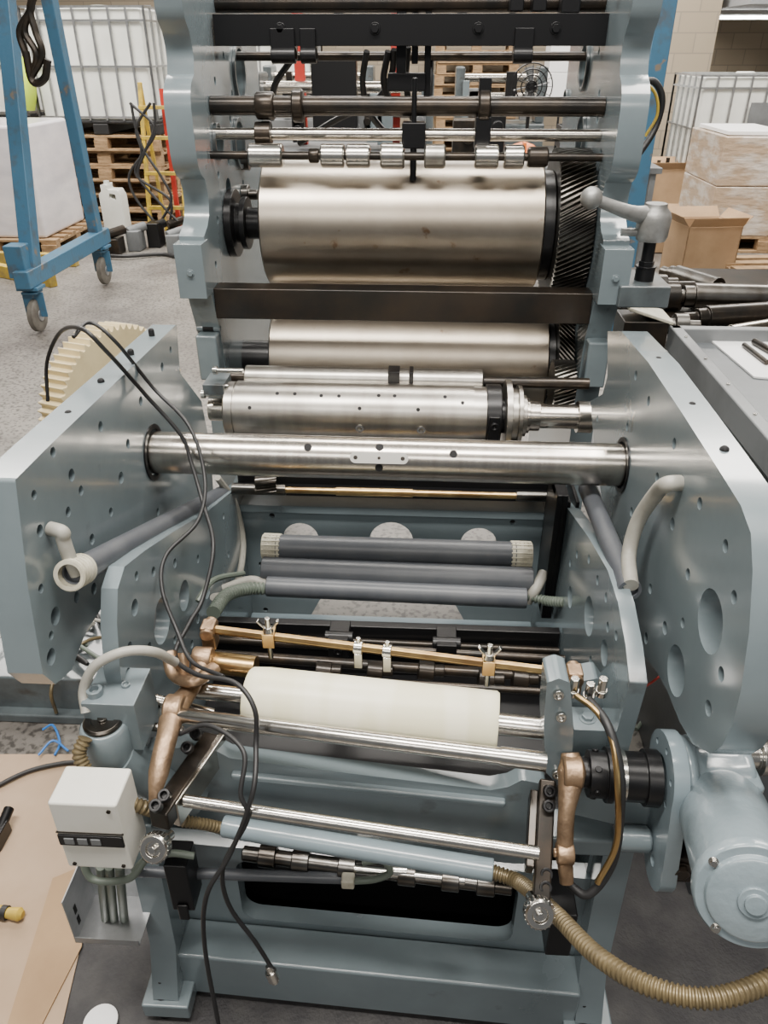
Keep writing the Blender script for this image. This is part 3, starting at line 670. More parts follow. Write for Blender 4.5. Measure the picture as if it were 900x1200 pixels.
m=M(); m.cyl((q.x-.05,.765,q.z-.12),(q.x,.765,q.z-.12),.02); m.beam((q.x-.12,.83,q.z-.10),(q.x+.005,.80,q.z-.10),.03,.07); m.bb(q.x-.16,q.x-.04,.78,.84,q.z-.19,q.z-.15); m.done('flange_bracket',press,PAINT,.006)
m=M(); g0=V((q.x+.022,.79,q.z)); 
m.lathe(g0,g0+V((1,0,0)),[(0,.055),(.015,.055),(.02,.042),(.075,.042),(.085,.046),(.10,.046)],40)
m.box(g0+V((.06,.0,-.01)),(.09,.10,.085))
m.done('gearbox',press,MOTOR,.012,seg=4)
m=M(); m.lathe(g0+V((.10,.02,.02)),g0+V((1,.02,.02)),[(0,.018),(.02,.018),(.02,.028),(.03,.028),(.03,.014),(.06,.014)],30); m.done('output_shaft',press,STEELB,.001)
# motor
Mc=P(846,948,Y=.74); Me=P(884,1056,Y=.55); d=(Me-Mc).normalized()
rm=px(Me,62); L=(Me-Mc).length
mot=M().lathe(Mc-d*.03,Me,[(0,.04),(.003,.052),(.02,.055),(.025,rm*.92),(.04,rm*.98),(L-.0,rm*1.0),(L+.001,rm*.96),(L+.004,rm*.96),(L+.005,rm*1.08),(L+.020,rm*1.08),(L+.024,rm*1.04),(L+.024,rm*.88),(L+.030,rm*.85),(L+.032,rm*.8),(L+.032,.02)],80).done('motor',press,MOTOR,.001)
_,x,y=frame(Mc,Me)
M().lathe(Me-d*.0,Me+d,[(0,.019),(.006,.019),(.006,.012),(.010,.012)],28).done('shaft_cap',mot,MOTOR,.001)
m=M()
for k in range(4):
    an=k*math.pi/2+.6; o=(x*math.cos(an)+y*math.sin(an))*rm*.965; m.cut(); m.hexb(Me+o-d*.007,d,.0045,.006)
m.done('end_cap_bolt',mot,STEELB,.0005)
q=P(803,1012,Y=.72); m=M(); m.bb(q.x-.03,q.x+.01,.71,.75,q.z-.03,q.z+.025); m.hexb((q.x-.01,.71,q.z),(0,-1,0),.012,.01); m.done('motor_mount',press,DARK,.003)

# ---- left pivot pot, block, control box
q=P(126,866,Y=.80)
m=M(); m.lathe(q-V((0,0,.06)),q+V((0,0,1)),[(0,.030),(.02,.036),(.088,.036),(.094,.032)],48); m.done('pivot_housing',press,PAINT,.002)
m=M(); m.lathe(q+V((0,0,.034)),q+V((0,0,1)),[(0,.029),(.005,.029),(.008,.026),(.008,.017),(.006,.016),(.006,.007),(.011,.007)],40); m.done('pivot_cap',press,GEAR,.0006)
m=M(); m.tube([q+V((0,0,-.035)),P(160,902,Y=.82),P(200,918,Y=.84),P(235,928,Y=.85)],lambda t:.040,24); m.done('pivot_arm',press,PAINT)
m=M(); q2=P(150,812,Y=.86); m.bb(q2.x-.045,q2.x+.035,.80,.88,q2.z-.06,q2.z+.035); m.sock(q2+V((-.03,-.04,.03)),(0,0,1),.012,.016); m.sock(q2+V((.01,-.02,.034)),(0,0,1),.007,.006)
m.done('support_block',press,PAINT,.005)
M().cyl(P(178,820,Y=.90),P(250,838,Y=.90),.011).done('adjuster_rod',press,STEEL,.001); M().cyl(P(165,850,Y=.86),P(215,856,Y=.86),.007).done('adjuster_rod',press,STEEL,.001)
M().tube([P(101,835,Y=.80),P(98,808,Y=.82),P(112,780,Y=.83),P(145,764,Y=.84),P(180,764,Y=.86),P(205,776,Y=.90)],.0075,14).done('cable_conduit',press,PVCL)
M().tube([P(100,865,Y=.76),P(93,885,Y=.745),P(110,915,Y=.73),P(140,935,Y=.72),P(165,945,Y=.72),P(180,950,Y=.73)],.0095,14,pitch=.0065,amp=.001).done('corrugated_hose',press,HOSEB)
M().tube([P(215,962,Y=.76),P(240,966,Y=.77),P(268,972,Y=.785)],.0085,14,pitch=.006,amp=.001).done('corrugated_hose',press,HOSEB)
q0=P(80,1016,Y=.665); q1=P(155,1016,Y=.665)
zt=P(100,943,Y=.665).z
cb=M().bb(q0.x,q1.x,.665,.73,q0.z,zt).done('control_box',press,WHITEBOX,.004,seg=3)
zc=P(100,984,Y=.665).z; M().bb(q0.x+.001,q1.x-.002,.662,.666,zc-.011,zc+.011).done('display_band',cb,BLACK,.001)
for k in range(3): M().bb(q0.x+.010+.019*k,q0.x+.024+.019*k,.6605,.663,zc-.006,zc+.006).done('grey_button',cb,GREYM,.0005)
m=M(); m.bb(q0.x,q1.x,.6635,.666,zc+.014,zc+.016); m.done('lid_seam',cb,DARK)
m=M(); m.sock((q1.x-.012,.665,zt-.012),(0,-1,0),.003,.002); m.cut(); m.sock((q0.x+.012,.665,q0.z+.01),(0,-1,0),.003,.002); m.cut(); m.sock((q1.x-.012,.665,q0.z+.01),(0,-1,0),.003,.002); m.done('lid_screw',cb,DARK)
g=P(128,1100,Y=.74)
m=M(); z0=g.z; x0=P(92,1100,Y=.74).x; x1=P(165,1100,Y=.74).x; z1=P(120,1040,Y=.76).z
m.bb(x0,x0+.002,.73,.82,z0,z1); m.bb(x0,x1,.818,.82,z0,z1+.03); m.bb(x0,x1,.73,.82,z0,z0+.002); m.bb(x0,x1,.73,.732,z0,z0+.015)
for zz_ in(.02,.05): m.bb(x0-.0006,x0+.0026,.75,.758,z0+zz_,z0+zz_+.02,1)
m.done('cable_tray',press,[GALV,HOLE])
for k,u in enumerate((118,128,140)): M().tube([P(u,1015,Y=.73),P(u+4,1060,Y=.76),P(u+8,1095,Y=.79)],.0075,10).done('cable_conduit',press,HOSEG)
M().tube([P(95,1000,Y=.73),P(108,1030,Y=.72),P(150,1030,Y=.72),P(170,1008,Y=.74)],.006,10).done('cable_conduit',press,HOSEG)
M().tube([P(578,1022,Y=.785),P(610,1035,Y=.76),P(650,1070,Y=.66),P(700,1120,Y=.57),P(760,1155,Y=.52),P(830,1170,Y=.50),P(900,1150,Y=.52),P(960,1110,Y=.56)],.0115,16,10,pitch=.0068,amp=.0012).done('corrugated_hose',press,HOSEB)

# ---- lever with ball (right)
Yl=1.86
m=M(); q=P(766,260,Y=Yl); m.lathe(q-V((0,0,.04)),q+V((0,0,1)),[(0,.032),(.01,.036),(.05,.038),(.062,.034),(.07,.026),(.08,.024)],36)
b0=P(693,232,Y=Yl-.04); m.tube([q+V((-.01,0,.015)),P(738,249,Y=Yl-.02),b0],lambda t:.021-.010*t,16,flat=1); m.sph(b0,.024)
lev=m.done('clamp_lever',press,CASTM,.001)
m=M(); m.cyl(q-V((0,0,.13)),q-V((0,0,.04)),.014); m.cyl(q-V((0,0,.13)),q-V((0,0,.10)),.022); m.hexb(q-V((0,0,.10)),(0,0,1),.018,.014)
m.done('lever_stem',lev,BLACK,.001)
z=(q-V((0,0,.13))).z
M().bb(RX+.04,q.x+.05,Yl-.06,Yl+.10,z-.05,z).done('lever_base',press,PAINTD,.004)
a=P(728,272,Y=Yl+.0); M().cyl(a,xend(a,750),.009).done('lever_pin',press,CASTM)
M().tube([P(742,150,Y=2.4),P(748,105,Y=2.4),P(765,95,Y=2.4),P(776,115,Y=2.4),P(768,150,Y=2.4),P(745,185,Y=2.35),P(728,200,Y=2.3)],.009,10).done('air_hose',press,RUBBER)
M().tube([P(740,110,Y=2.3),P(752,96,Y=2.3),P(768,110,Y=2.3),P(770,135,Y=2.3),P(756,160,Y=2.3)],.004,8).done('air_hose',press,YEL)

# ================================================================ RIGHT-HAND BENCH STUFF
root=empty('steel_cabinet',(.98,1.52,0),'dark grey painted steel machine cabinet with raised lighter rim','cabinet')
M().bb(.685,1.35,1.05,1.88,0,.985).done('body',root,CABM,.006)
m=M(); m.bb(.672,.70,1.05,1.895,.96,1.02); m.bb(.672,1.35,1.868,1.895,.96,1.02); m.done('rim',root,GREYM,.004)
m=M()
for y in(1.2,1.35,1.5,1.65,1.8): m.cut(); m.hexb((.686,y,1.02),(0,0,1),.004,.003,washer=False)
m.done('rim_screw',root,STEELB)
pp=[P(832,392,Z=1.0),P(905,384,Z=1.0),P(930,440,Z=1.0),P(885,436,Z=1.0)]
m=M(); m.add([V((p.x,p.y,.986)) for p in pp]+[V((p.x,p.y,.990)) for p in pp],[[0,1,2,3],[7,6,5,4],[0,4,5,1],[1,5,6,2],[2,6,7,3],[3,7,4,0]])
m.done('paper_sheet',None,PAPER,label='white sheets of paper lying on the grey cabinet',cat='paper')
for (a,b,r) in(((872,404),(899,425),.006),((884,400),(905,412),.008)):
    M().cyl(P(*a,Z=.99+r),P(*b,Z=.99+r),r).done('steel_rod',None,DARK,label='short dark steel rod lying on paper',cat='rod',group='rods on the cabinet')
tb=empty('work_bench',(1.5,2.5,0),'grey steel workbench loaded with loose press parts','workbench')
M().bb(.70,2.3,2.05,3.0,.86,.90).done('bench_top',tb,DARK,.004)
for x in(.74,2.24):
    for y in(2.1,2.94): M().bb(x-.02,x+.02,y-.02,y+.02,0,.86).done('leg',tb,GREYM,.003)
M().bb(.72,2.28,2.08,2.98,.2,.23).done('shelf',tb,GREYM,.003)
for (u0,v0,u1,v1,Y,r,mt) in((782,362,905,350,2.45,.042,GEAR),(800,378,905,366,2.25,.032,DARK),(835,384,905,382,2.12,.022,STEEL),(745,345,800,336,2.6,.03,DARK),(770,352,840,338,2.8,.035,GEAR)):
    A=P(u0,v0,Y=Y); A.z=.90+r; B=P(u1,v1,Z=A.z); B=A+(B-A)*1.25; L=(B-A).length
    m=M(); m.lathe(A,B,[(0,r*.5),(.04,r*.5),(.04,r*.8),(.07,r*.8),(.07,r),(L-.06,r),(L-.06,r*.6),(L,r*.6)],32)
    m.done('spare_roller',None,mt,.002,label='loose steel roller lying on the workbench' if mt is STEEL else 'oily dark steel roller lying on the workbench',cat='roller',group='loose rollers on the bench')
q=P(755,372,Y=2.15); m=M(); m.bb(q.x-.07,q.x+.05,2.08,2.2,.9,.97); m.box((q.x,2.14,.985),(.13,.12,.01),Matrix.Rotation(.3,3,'Y'),1)
m.done('machine_part',None,[DARK,IVORY],.003,label='dark steel part with an ivory cover plate on the bench',cat='machine part')
for i,(u,v,s) in enumerate(((790,352,.05),(762,352,.045),(775,340,.05),(800,385,.045),(735,362,.04))):
    q=P(u,v,Z=.93); q.z=.9+s*.8; m=M(); m.lathe(q-V((s,0,0)),q+V((s,0,.0)),[(0,s*.5),(s*.4,s*.5),(s*.4,s*.8),(s*1.2,s*.8),(s*1.2,s*.4),(s*2,s*.4)],24); m.box(q+V((0,.02,-s*.3)),(s,s*1.2,s*.9))
    m.done('machine_part',None,[DARK,GEAR][i%2],.002,label='oily dark turned steel press part',cat='machine part')

# ================================================================ NYLON GEAR (left)
c=P(140,478,Y=1.72); ax=V((.90,-.42,.05)).normalized()
ng=empty('gear_wheel',V((c.x,c.y,0)),'large yellowed nylon gear wheel beside the side plate','gear')
m=M(); m.gear(c-ax*.04,c+ax*.03,.205,66,.011,.0,steps=1); m.done('toothed_rim',ng,NYLON,.0025,seg=3)
m=M(); m.lathe(c+ax*.03,c+ax*.1,[(0,.05),(.03,.05),(.03,.02),(.06,.02)]); m.done('hub',ng,DARK,.002)
m=M(); st=c-ax*.005; m.bb(st.x-.04,st.x+.04,st.y-.04,st.y+.04,0.02,c.z-.19); m.bb(st.x-.13,st.x+.13,st.y-.11,st.y+.11,0,.03); m.done('stand',ng,GREYM,.004)

# ================================================================ CABLES
def cable(pts,r,label,mat=RUBBER,n=10,grp=None): return M().tube(pts,r,10,n).done('electric_cable',None,mat,label=label,cat='cable',group=grp)
cable([P(56,470,Y=1.45),P(55,425,Y=1.45),P(70,390,Y=1.4),P(95,385,X=-.50),P(125,412,X=-.46),P(170,462,X=-.43),P(212,510,Y=1.27),P(225,545,Y=1.25),P(238,590,Y=1.20),P(250,640,Y=1.12),P(238,700,Y=1.05),P(222,730,Y=1.0),P(205,768,Y=.93),P(230,790,Y=.86),P(275,800,Y=.83),P(298,830,Y=.80),P(300,870,Y=.78),P(296,930,Y=.72),P(270,1000,Y=.70),P(242,1050,Y=.68),P(240,1110,Y=.68),P(256,1200,Y=.66)],.0038,'thin black cable draped over the press side plate')
cable([P(86,395,X=-.52),P(105,378,X=-.51),P(135,400,X=-.47),P(180,455,X=-.43),P(222,500,Y=1.26),P(240,560,Y=1.2),P(232,610,Y=1.12),P(195,650,Y=1.05),P(190,690,Y=1.0),P(208,740,Y=.95),P(225,775,Y=.9),P(262,793,Y=.85)],.0034,'thin black cable looping from the side plate to the roller')
q=P(322,1140,Y=.70)
cable([P(210,860,Y=.80),P(245,850,Y=.80),P(285,880,Y=.76),P(282,930,Y=.72),P(290,960,Y=.71),P(262,1015,Y=.70),P(268,1060,Y=.70),P(300,1105,Y=.70),q],.0036,'black cable hanging in front ending in a metal plug')
m=M(); m.lathe(q+V((-.01,0,.02)),q+V((.004,-.01,-.02)),[(0,.005),(.012,.006),(.012,.010),(.03,.010),(.03,.007),(.036,.007)],20); m.done('cable_plug',None,[STEELB],.0006,label='small round metal connector on the end of a black cable',cat='plug')
cable([P(690,822,Y=1.0),P(725,820,Y=1.0),P(760,802,Y=1.0),P(778,788,Y=1.02)],.0022,'thin red air line beside the press',RED)
for i in range(7):
    x=742+8*i
    cable([P(x+random.uniform(-14,14),v,Z=.03+.02*random.random()) for v in (735,765,790,815,835,855)],.006,'loose cable lying on the floor beside the press',[HOSEB,RUBBER,HOSEG][i%3],grp='cables on the floor')

# ================================================================ LEFT FLOOR AREA
s=[P(-60,885,Z=.004),P(95,885,Z=.004),P(118,1010,Z=.004),P(60,1260,Z=.004),P(-60,1260,Z=.004)]
m=M(); m.add(s+[p+V((0,0,.004)) for p in s],[[0,1,2,3,4],[9,8,7,6,5]]+[[i,(i+1)%5,5+(i+1)%5,5+i] for i in range(5)])
m.done('cardboard_sheet',None,CARDF,label='large flattened tan cardboard sheet lying on the floor',cat='cardboard')
s=[P(62,1030,Z=.009),P(105,1012,Z=.009),P(96,1110,Z=.009),P(40,1220,Z=.009),P(0,1230,Z=.009)]
m=M(); m.add(s+[p+V((0,0,.003)) for p in s],[[0,1,2,3,4],[9,8,7,6,5]]+[[i,(i+1)%5,5+(i+1)%5,5+i] for i in range(5)])
m.done('cardboard_sheet',None,CARD,label='smaller brown cardboard strip lying on the sheet',cat='cardboard')
m=M(); m.bb(-.62,1.1,.2,1.45,.0005,.0035)
m.done('rubber_mat',None,mk('dark_mat',(.028,.027,.029),.7,0,(.048,.046,.046),14,bump=.3,bscale=120),label='thin dark rubber mat under the press',cat='mat')
a=P(-40,835,Z=0); 
m=M(); m.bb(-2.4,-.56,a.y,a.y+.35,0,.14); m.bb(-2.4,-.56,a.y-.03,a.y+.38,0,.03); m.done('machine_plinth',None,PAINTD,.006,label='low grey-blue painted steel machine base on the floor',cat='machine base')
for i in range(16):
    x=random.uniform(5,115);y=random.uniform(690,775)
    pts=[P(x+random.uniform(-38,38),y+random.uniform(-28,28),Z=.15+.03*random.random()) for k in range(6)]
    cable(pts,random.choice((.003,.005,.006)),'tangled cable lying on the machine base',[RUBBER,HOSEG,HOSEB,PVCL][i%4],8,'cables on the machine base')
cable([P(130,745,Z=.2),P(100,752,Z=.17),P(72,775,Z=.16),P(60,810,Z=.13),P(66,835,Z=.04)],.005,'brown cable trailing off the machine base',HOSEB)
cable([P(-20,930,Z=.016),P(30,905,Z=.016),P(70,895,Z=.016),P(98,893,Z=.016)],.006,'thick black cable lying across the cardboard')
pts=[P(50,855,Z=.02),P(62,850,Z=.03),P(70,870,Z=.02),P(64,885,Z=.015)]; m=M(); m.tube(pts,.003,8); m.tube([P(45,885,Z=.02),P(62,868,Z=.03),P(80,880,Z=.02)],.003,8)
m.done('wire_bundle',None,mk('blue_wire',(.03,.18,.55),.4),label='short blue wires on the floor',cat='wire')
A=P(-6,1068,Z=.024);B=P(27,1072,Z=.024)
sd=empty('screwdriver',A-V((0,0,.012)),'yellow and black handled screwdriver on the cardboard','screwdriver')
m=M(); m.lathe(A,B,[(0,.010),(.01,.014),(.03,.011),((B-A).length-.008,.014),((B-A).length,.008)],20); m.done('handle',sd,YEL)
M().ring(A+(B-A)*.25,A+(B-A)*.45,.0145,.01).done('grip',sd,RUBBER)
q=P(2,985,Z=.01); m=M(); m.bb(q.x-.03,q.x+.012,q.y-.03,q.y+.03,.009,.05); m.cyl((q.x,q.y-.03,.03),(q.x,q.y+.06,.05),.012); m.done('hand_tool',None,BLACK,.003,label='black hand tool standing on the cardboard',cat='tool')
q=P(118,1198,Z=.012); m=M(); m.lathe(q-V((0,0,.003)),q+V((0,0,1)),[(0,.03),(.006,.032),(.008,.028)],30); m.done('lid',None,PAPER,label='small round white plastic lid on the cardboard',cat='lid')

# ================================================================ BACKGROUND LEFT
gx=-2.46
ga=empty('gantry_hoist',(gx,5.1,0),'worn blue steel A-frame lifting gantry on castors','gantry')
A1=P(38,325,X=gx); T1=P(6,0,X=gx); A2=P(116,292,X=gx); T2=P(58,0,X=gx)
def ext(A,T,k): return A+(T-A)*k
m=M(); m.beam(A1,ext(A1,T1,1.35),.09,.10); m.done('leg',ga,BLUE,.006)
m=M(); m.beam(A2,ext(A2,T2,1.35),.08,.10); m.done('leg',ga,BLUE,.006)
b0=V((gx,A1.y-.15,.36)); b1=V((gx,A2.y+.15,.36)); m=M(); m.beam(b0,b1,.10,.11); m.bb(gx-.10,gx+.02,A1.y-.1,A1.y+.02,.36,.56); m.done('base_beam',ga,BLUE,.008)
for y in(A1.y-.05,A2.y+.02):
    c=V((gx,y,.115)); R=.105
    w=M(); w.lathe(c-V((.025,0,0)),c+V((.025,0,0)),[(0,R*.5),(.002,R*.9),(.01,R),(.04,R),(.048,R*.9),(.05,R*.5)],40); w.cyl(c-V((.03,0,0)),c+V((.03,0,0)),R*.35,mi=1)
    cas=w.done('castor',ga,[CASTG,GALV],.002)
    m=M(); 
    for s in(-1,1): m.beam(c+V((s*.036,0,-.01)),c+V((s*.036,0,.15)),.07,.008)
    m.bb(gx-.05,gx+.05,y-.05,y+.05,.26,.275); m.bb(gx-.07,gx+.07,y-.06,y+.06,.285,.305); m.cyl(V((gx,y,.27)),V((gx,y,.30)),.03)
    m.done('castor_fork',cas,BLUE,.003)
m=M()
for k in range(3):
    pts=[P(30+6*k+8*math.sin(i*2.1+k),-20+i*28,Y=4.9) for i in range(5)]; m.tube(pts,.02,8)
m.tube([P(30,60,Y=4.9),P(38,95,Y=4.9),P(52,92,Y=4.9),P(56,70,Y=4.9)],.022,8)
m.done('chain',ga,DARK)

def mkpallet(loc):
    r=empty('pallet',loc,'weathered wooden pallet in a stack','pallet','stacked wooden pallets'); x,y,z=loc
    m=M()
    for i in range(6): yy=y-.5+i*.18; m.bb(x-.6,x+.6,yy-.0,yy+.10,z+.12,z+.142)
    m.done('deck_boards',r,WOOD,.003)
    m=M()
    for yy in(-.47,0,.47):
        for xx in(-.53,0,.53): m.bb(x+xx-.07,x+xx+.07,y+yy-.05,y+yy+.05,z+.022,z+.10)
        m.bb(x-.6,x+.6,y+yy-.05,y+yy+.05,z,z+.022)
    m.done('blocks',r,WOOD,.003)
    m=M()
    for xx in(-.53,0,.53): m.bb(x+xx-.07,x+xx+.07,y-.5,y+.52,z+.10,z+.12)
    m.done('stringers',r,WOOD,.003)
    return r
p0=mkpallet((-3.25,9.0,0))
for i in range(1,6): dup(p0,(-3.25+random.uniform(-.05,.05),9.0+random.uniform(-.03,.03),.144*i),random.uniform(-.03,.03))
def mkibc(loc,label):
    x,y,z=loc; r=empty('ibc_tank',loc,label,'liquid container')
    m=M(); m.bb(x-.56,x+.56,y-.48,y+.48,z+.13,z+1.08); m.lathe(V((x,y,z+1.08)),V((x,y,z+2)),[(0,.10),(.04,.10),(.04,.08)],24); m.done('bottle',r,TANK,.06,seg=4)
    m=M()
    for zz_ in(.16,.60,.98,1.09):
        for s in(-1,1): m.beam((x-.6,y+s*.5,z+zz_),(x+.6,y+s*.5,z+zz_),.016,.018); m.beam((x+s*.6,y-.5,z+zz_),(x+s*.6,y+.5,z+zz_),.016,.018)
    for k in range(8):
        xx=x-.6+1.2*k/7
        for s in(-1,1): m.beam((xx,y+s*.5,z+.13),(xx,y+s*.5,z+1.1),.02,.02)
    for k in range(6):
        yy=y-.5+k/5
        for s in(-1,1): m.beam((x+s*.6,yy,z+.13),(x+s*.6,yy,z+1.1),.02,.02)
    for s in(-.25,.25): m.beam((x-.6,y+s,z+1.1),(x+.6,y+s,z+1.1),.02,.02)
    m.done('cage',r,GALV)
    m=M(); m.bb(x-.6,x+.6,y-.5,y+.5,z+.10,z+.13)
    for xx in(-.52,0,.52): m.bb(x+xx-.08,x+xx+.08,y-.5,y+.5,z,z+.10)
    m.done('base_pallet',r,RUBBER,.01)
    return r
ib=mkibc((-3.25,9.0,.866),'milky white caged IBC tank on a stack of pallets')
dup(ib,(-4.85,9.6,.866),0,'milky white caged IBC tank next to another tank')
for i in range(6): dup(p0,(-4.85,9.6,.144*i),0)
dup(ib,(-2.05,11.9,.722),0,'milky white caged IBC tank standing further back')
for i in range(5): dup(p0,(-2.05,11.9,.144*i),0)
dup(p0,(-3.85,7.5,0),0,'wooden pallet under a wrapped load')
M().bb(-4.4,-3.35,7.05,7.95,.143,1.06).done('wrapped_load',None,WRAP,.03,label='pallet load wrapped in white stretch film',cat='wrapped goods',seg=3)
jx=-3.12
jr=empty('jerrycan',(jx,8.2,0),'white plastic jerrycan standing on the floor','jerrycan')
M().poly([(-.11,.02),(-.09,0),(.09,0),(.11,.02),(.11,.34),(.08,.40),(-.02,.40),(-.02,.45),(-.08,.45),(-.08,.39),(-.11,.36)],(jx,8.1,0),(1,0,0),(0,0,1),-.18,[[(-.01,.33),(.06,.31),(.06,.36),(.0,.37)]]).done('container',jr,TANK,.015,seg=3)
M().cyl((jx-.05,8.2,.45),(jx-.05,8.2,.475),.028).done('cap',jr,TANK)
for k,(u0,v0,u1,v1) in enumerate(((-10,292,88,295),(-10,305,60,318))):
    A=P(u0,v0,Z=.12);B=P(u1,v1,Z=.12); A.z=B.z=.05; M().beam(A,B,.07,.10).done('steel_bar',None,YEL,.006,label='yellow painted steel bar lying low by the gantry',cat='steel bar')
tx=-2.42
tr=empty('step_ladder',(tx,7.9,0),'yellow step ladder with red post and hanging hoses','ladder')
for x in(tx-.2,tx+.15):
    M().beam((x,7.7,0),(x+.04,7.9,1.35),.035,.035).done('ladder_rail',tr,YEL,.002); M().beam((x,8.2,0),(x+.04,7.9,1.35),.03,.03).done('ladder_rail',tr,YEL,.002)
for z in(.3,.6,.9,1.15): M().beam((tx-.19,7.7+.15*z,z),(tx+.17,7.7+.15*z,z),.05,.03).done('ladder_step',tr,YEL,.002)
M().beam((tx+.02,7.95,0),(tx+.02,7.95,1.3),.04,.04).done('red_post',tr,RED)
for k in range(4): M().tube([(tx-.1+random.uniform(-.1,.1)+.14*math.sin(i*1.3+k),7.62,1.2-.2*i) for i in range(6)],.013,8).done('hose',tr,RUBBER)
for i in range(9):
    x=tx-.35+.14*i; y=7.15+.16*(i%4); m=M(); m.box((x,y,.07+.02*(i%3)),(.12,.18,.14+.04*(i%3))); m.cyl((x-.05,y-.05,.17),(x+.08,y+.08,.20),.04); m.done('machine_part',None,[DARK,GREYM,BLACK][i%3],.01,label='dark greasy machine part on the floor',cat='machine part',group='machine parts on the floor')
cable([(tx-.5,7.0,.02),(tx-.2,6.9,.03),(tx+.1,7.05,.02),(tx+.3,6.95,.02),(tx+.6,7.0,.02)],.016,'black hose lying on the concrete floor')
q=P(24,95,Y=8.4); m=M(); m.tube([q+V((0,0,.2)),q+V((.02,0,0)),q+V((0,0,-.25))],lambda t:.07+.05*math.sin(3*t),14); m.done('hi_vis_vest',None,SHIRT,label='folded yellow hi-vis vest hanging by the tanks',cat='vest')

# ================================================================ BACKGROUND CENTRE
def rack(name,x0,x1,y,z1,label,mat,levels=4,d=.6):
    r=empty(name,((x0+x1)/2,y,0),label,'shelving')
    for x in(x0,x1):
        for yy in(y-d/2,y+d/2): M().bb(x-.03,x+.03,yy-.03,yy+.03,0,z1).done('upright',r,mat,.003)
    for k in range(levels): M().bb(x0,x1,y-d/2,y+d/2,z1*(k+1)/levels-.05,z1*(k+1)/levels-.01).done('shelf',r,mat,.003)
    return r
dup(p0,(.75,13.6,0),0,'wooden pallet stack across the hall')
for i in range(1,12): dup(p0,(.75+random.uniform(-.04,.04),13.6,.144*i),random.uniform(-.04,.04))
rack('steel_rack',1.5,2.6,11.5,.95,'grey steel rack holding white cartons',GREYM,2,.8)
for i,(x,z,w,h) in enumerate(((1.78,.94,.5,.42),(2.32,.94,.5,.38),(1.85,1.36,.6,.4),(2.4,1.32,.3,.4))):
    M().bb(x-w/2,x+w/2,11.2,11.7,z+.001,z+h).done('carton',None,PAPER if i!=3 else CARD,.01,label='white carton stacked on a steel rack' if i!=3 else 'brown carton stacked on a steel rack',cat='box',group='cartons on the rack')
def machine(x0,x1,y,seed,label,mat=GREYM):
    random.seed(seed); gm=empty('finishing_machine',((x0+x1)/2,y+.35,0),label,'machine')
    M().bb(x0,x1,y,y+.7,.35,.9).done('bed',gm,mat,.02)
    for x in(x0+.1,x1-.1): M().bb(x-.05,x+.05,y+.05,y+.6,0,.35).done('leg',gm,mat,.01)
    for z in(1.0,1.16,1.34): M().cyl((x0+.08,y+.3,z),(x1-.08,y+.3,z),.045).done('roller',gm,[DARK,STEEL][int(z*10)%2])
    for x in(x0+.05,x1-.05): M().bb(x-.05,x+.05,y+.1,y+.5,.9,1.45).done('end_cheek',gm,PAINTD,.02)
    for i in range(7):
        x=random.uniform(x0+.1,x1-.1); w=random.uniform(.05,.14); z=random.uniform(.9,1.05); m=M(); m.bb(x-w/2,x+w/2,y-.02,y+.08,z,z+random.uniform(.15,.4)); m.cyl((x,y-.05,z+.1),(x,y,z+.1),.03); m.done('control_unit',gm,random.choice([BLACK,GREYM,DARK,PAINT]),.006)
    return gm
g1=machine(-1.4,.1,6.9,3,'long grey finishing machine with rollers and red posts')
for x in(-1.02,-.22): M().bb(x-.04,x+.04,7.3,7.38,.9,2.15).done('red_post',g1,RED,.004)
M().bb(-.85,-.50,6.75,6.88,1.0,1.55).done('panel',g1,BLACK,.01)
machine(.35,1.35,9.6,5,'dark machine with rollers standing across the hall',PAINTD)
machine(-1.9,-.6,10.2,9,'grey machine with rollers standing across the hall')
fn=empty('pedestal_fan',(1.05,8.6,0),'black pedestal fan with round wire guard','fan')
c=V((1.05,8.6,1.30)); m=M()
for r in(.05,.1,.15,.2): m.tube([c+V((r*math.cos(a),-.04,r*math.sin(a))) for a in[i*math.pi/12 for i in range(25)]],.006,6,1)
for k in range(16):
    a=k*math.pi/8; m.beam(c+V((0,-.04,0)),c+V((.2*math.cos(a),-.03,.2*math.sin(a))),.005,.005)
m.done('wire_guard',fn,BLACK)
m=M(); m.cyl(c,c+V((0,.15,0)),.05); m.cyl((1.05,8.65,.03),(1.05,8.65,1.25),.018); m.cyl((1.05,8.65,0),(1.05,8.65,.03),.2); m.done('stand',fn,BLACK)
for k in range(4):
    a=k*math.pi/2; M().tube([c+V((.03*math.cos(a),0,.03*math.sin(a))),c+V((.17*math.cos(a+.2),.01,.17*math.sin(a+.2)))],lambda t:.02+.03*t,10,flat=.15).done('blade',fn,GREYM)
wt=empty('trolley',(.9,6.2,0),'steel trolley table carrying a crate','trolley')
M().bb(.2,1.7,5.9,6.6,.86,.90).done('table_top',wt,GREYM,.004)
for x in(.25,1.65):
    for y in(5.95,6.55): M().bb(x-.02,x+.02,y-.02,y+.02,0,.86).done('leg',wt,GREYM)
m=M(); x0,x1,y0,y1,z0,z1=1.0,1.45,6.0,6.35,.901,1.24
for z in(z0,z0+.1,z0+.2,z1-.03):
    m.bb(x0,x1,y0,y0+.015,z,z+.04);m.bb(x0,x1,y1-.015,y1,z,z+.04);m.bb(x0,x0+.015,y0,y1,z,z+.04);m.bb(x1-.015,x1,y0,y1,z,z+.04)
for k in range(8):
    x=x0+(x1-x0-.015)*k/7; m.bb(x,x+.015,y0,y0+.012,z0,z1); m.bb(x,x+.015,y1-.012,y1,z0,z1)
m.bb(x0,x1,y0,y1,z0,z0+.01)
m.done('plastic_crate',None,RUBBER,label='black slatted plastic crate on the trolley',cat='crate')
hm=M()
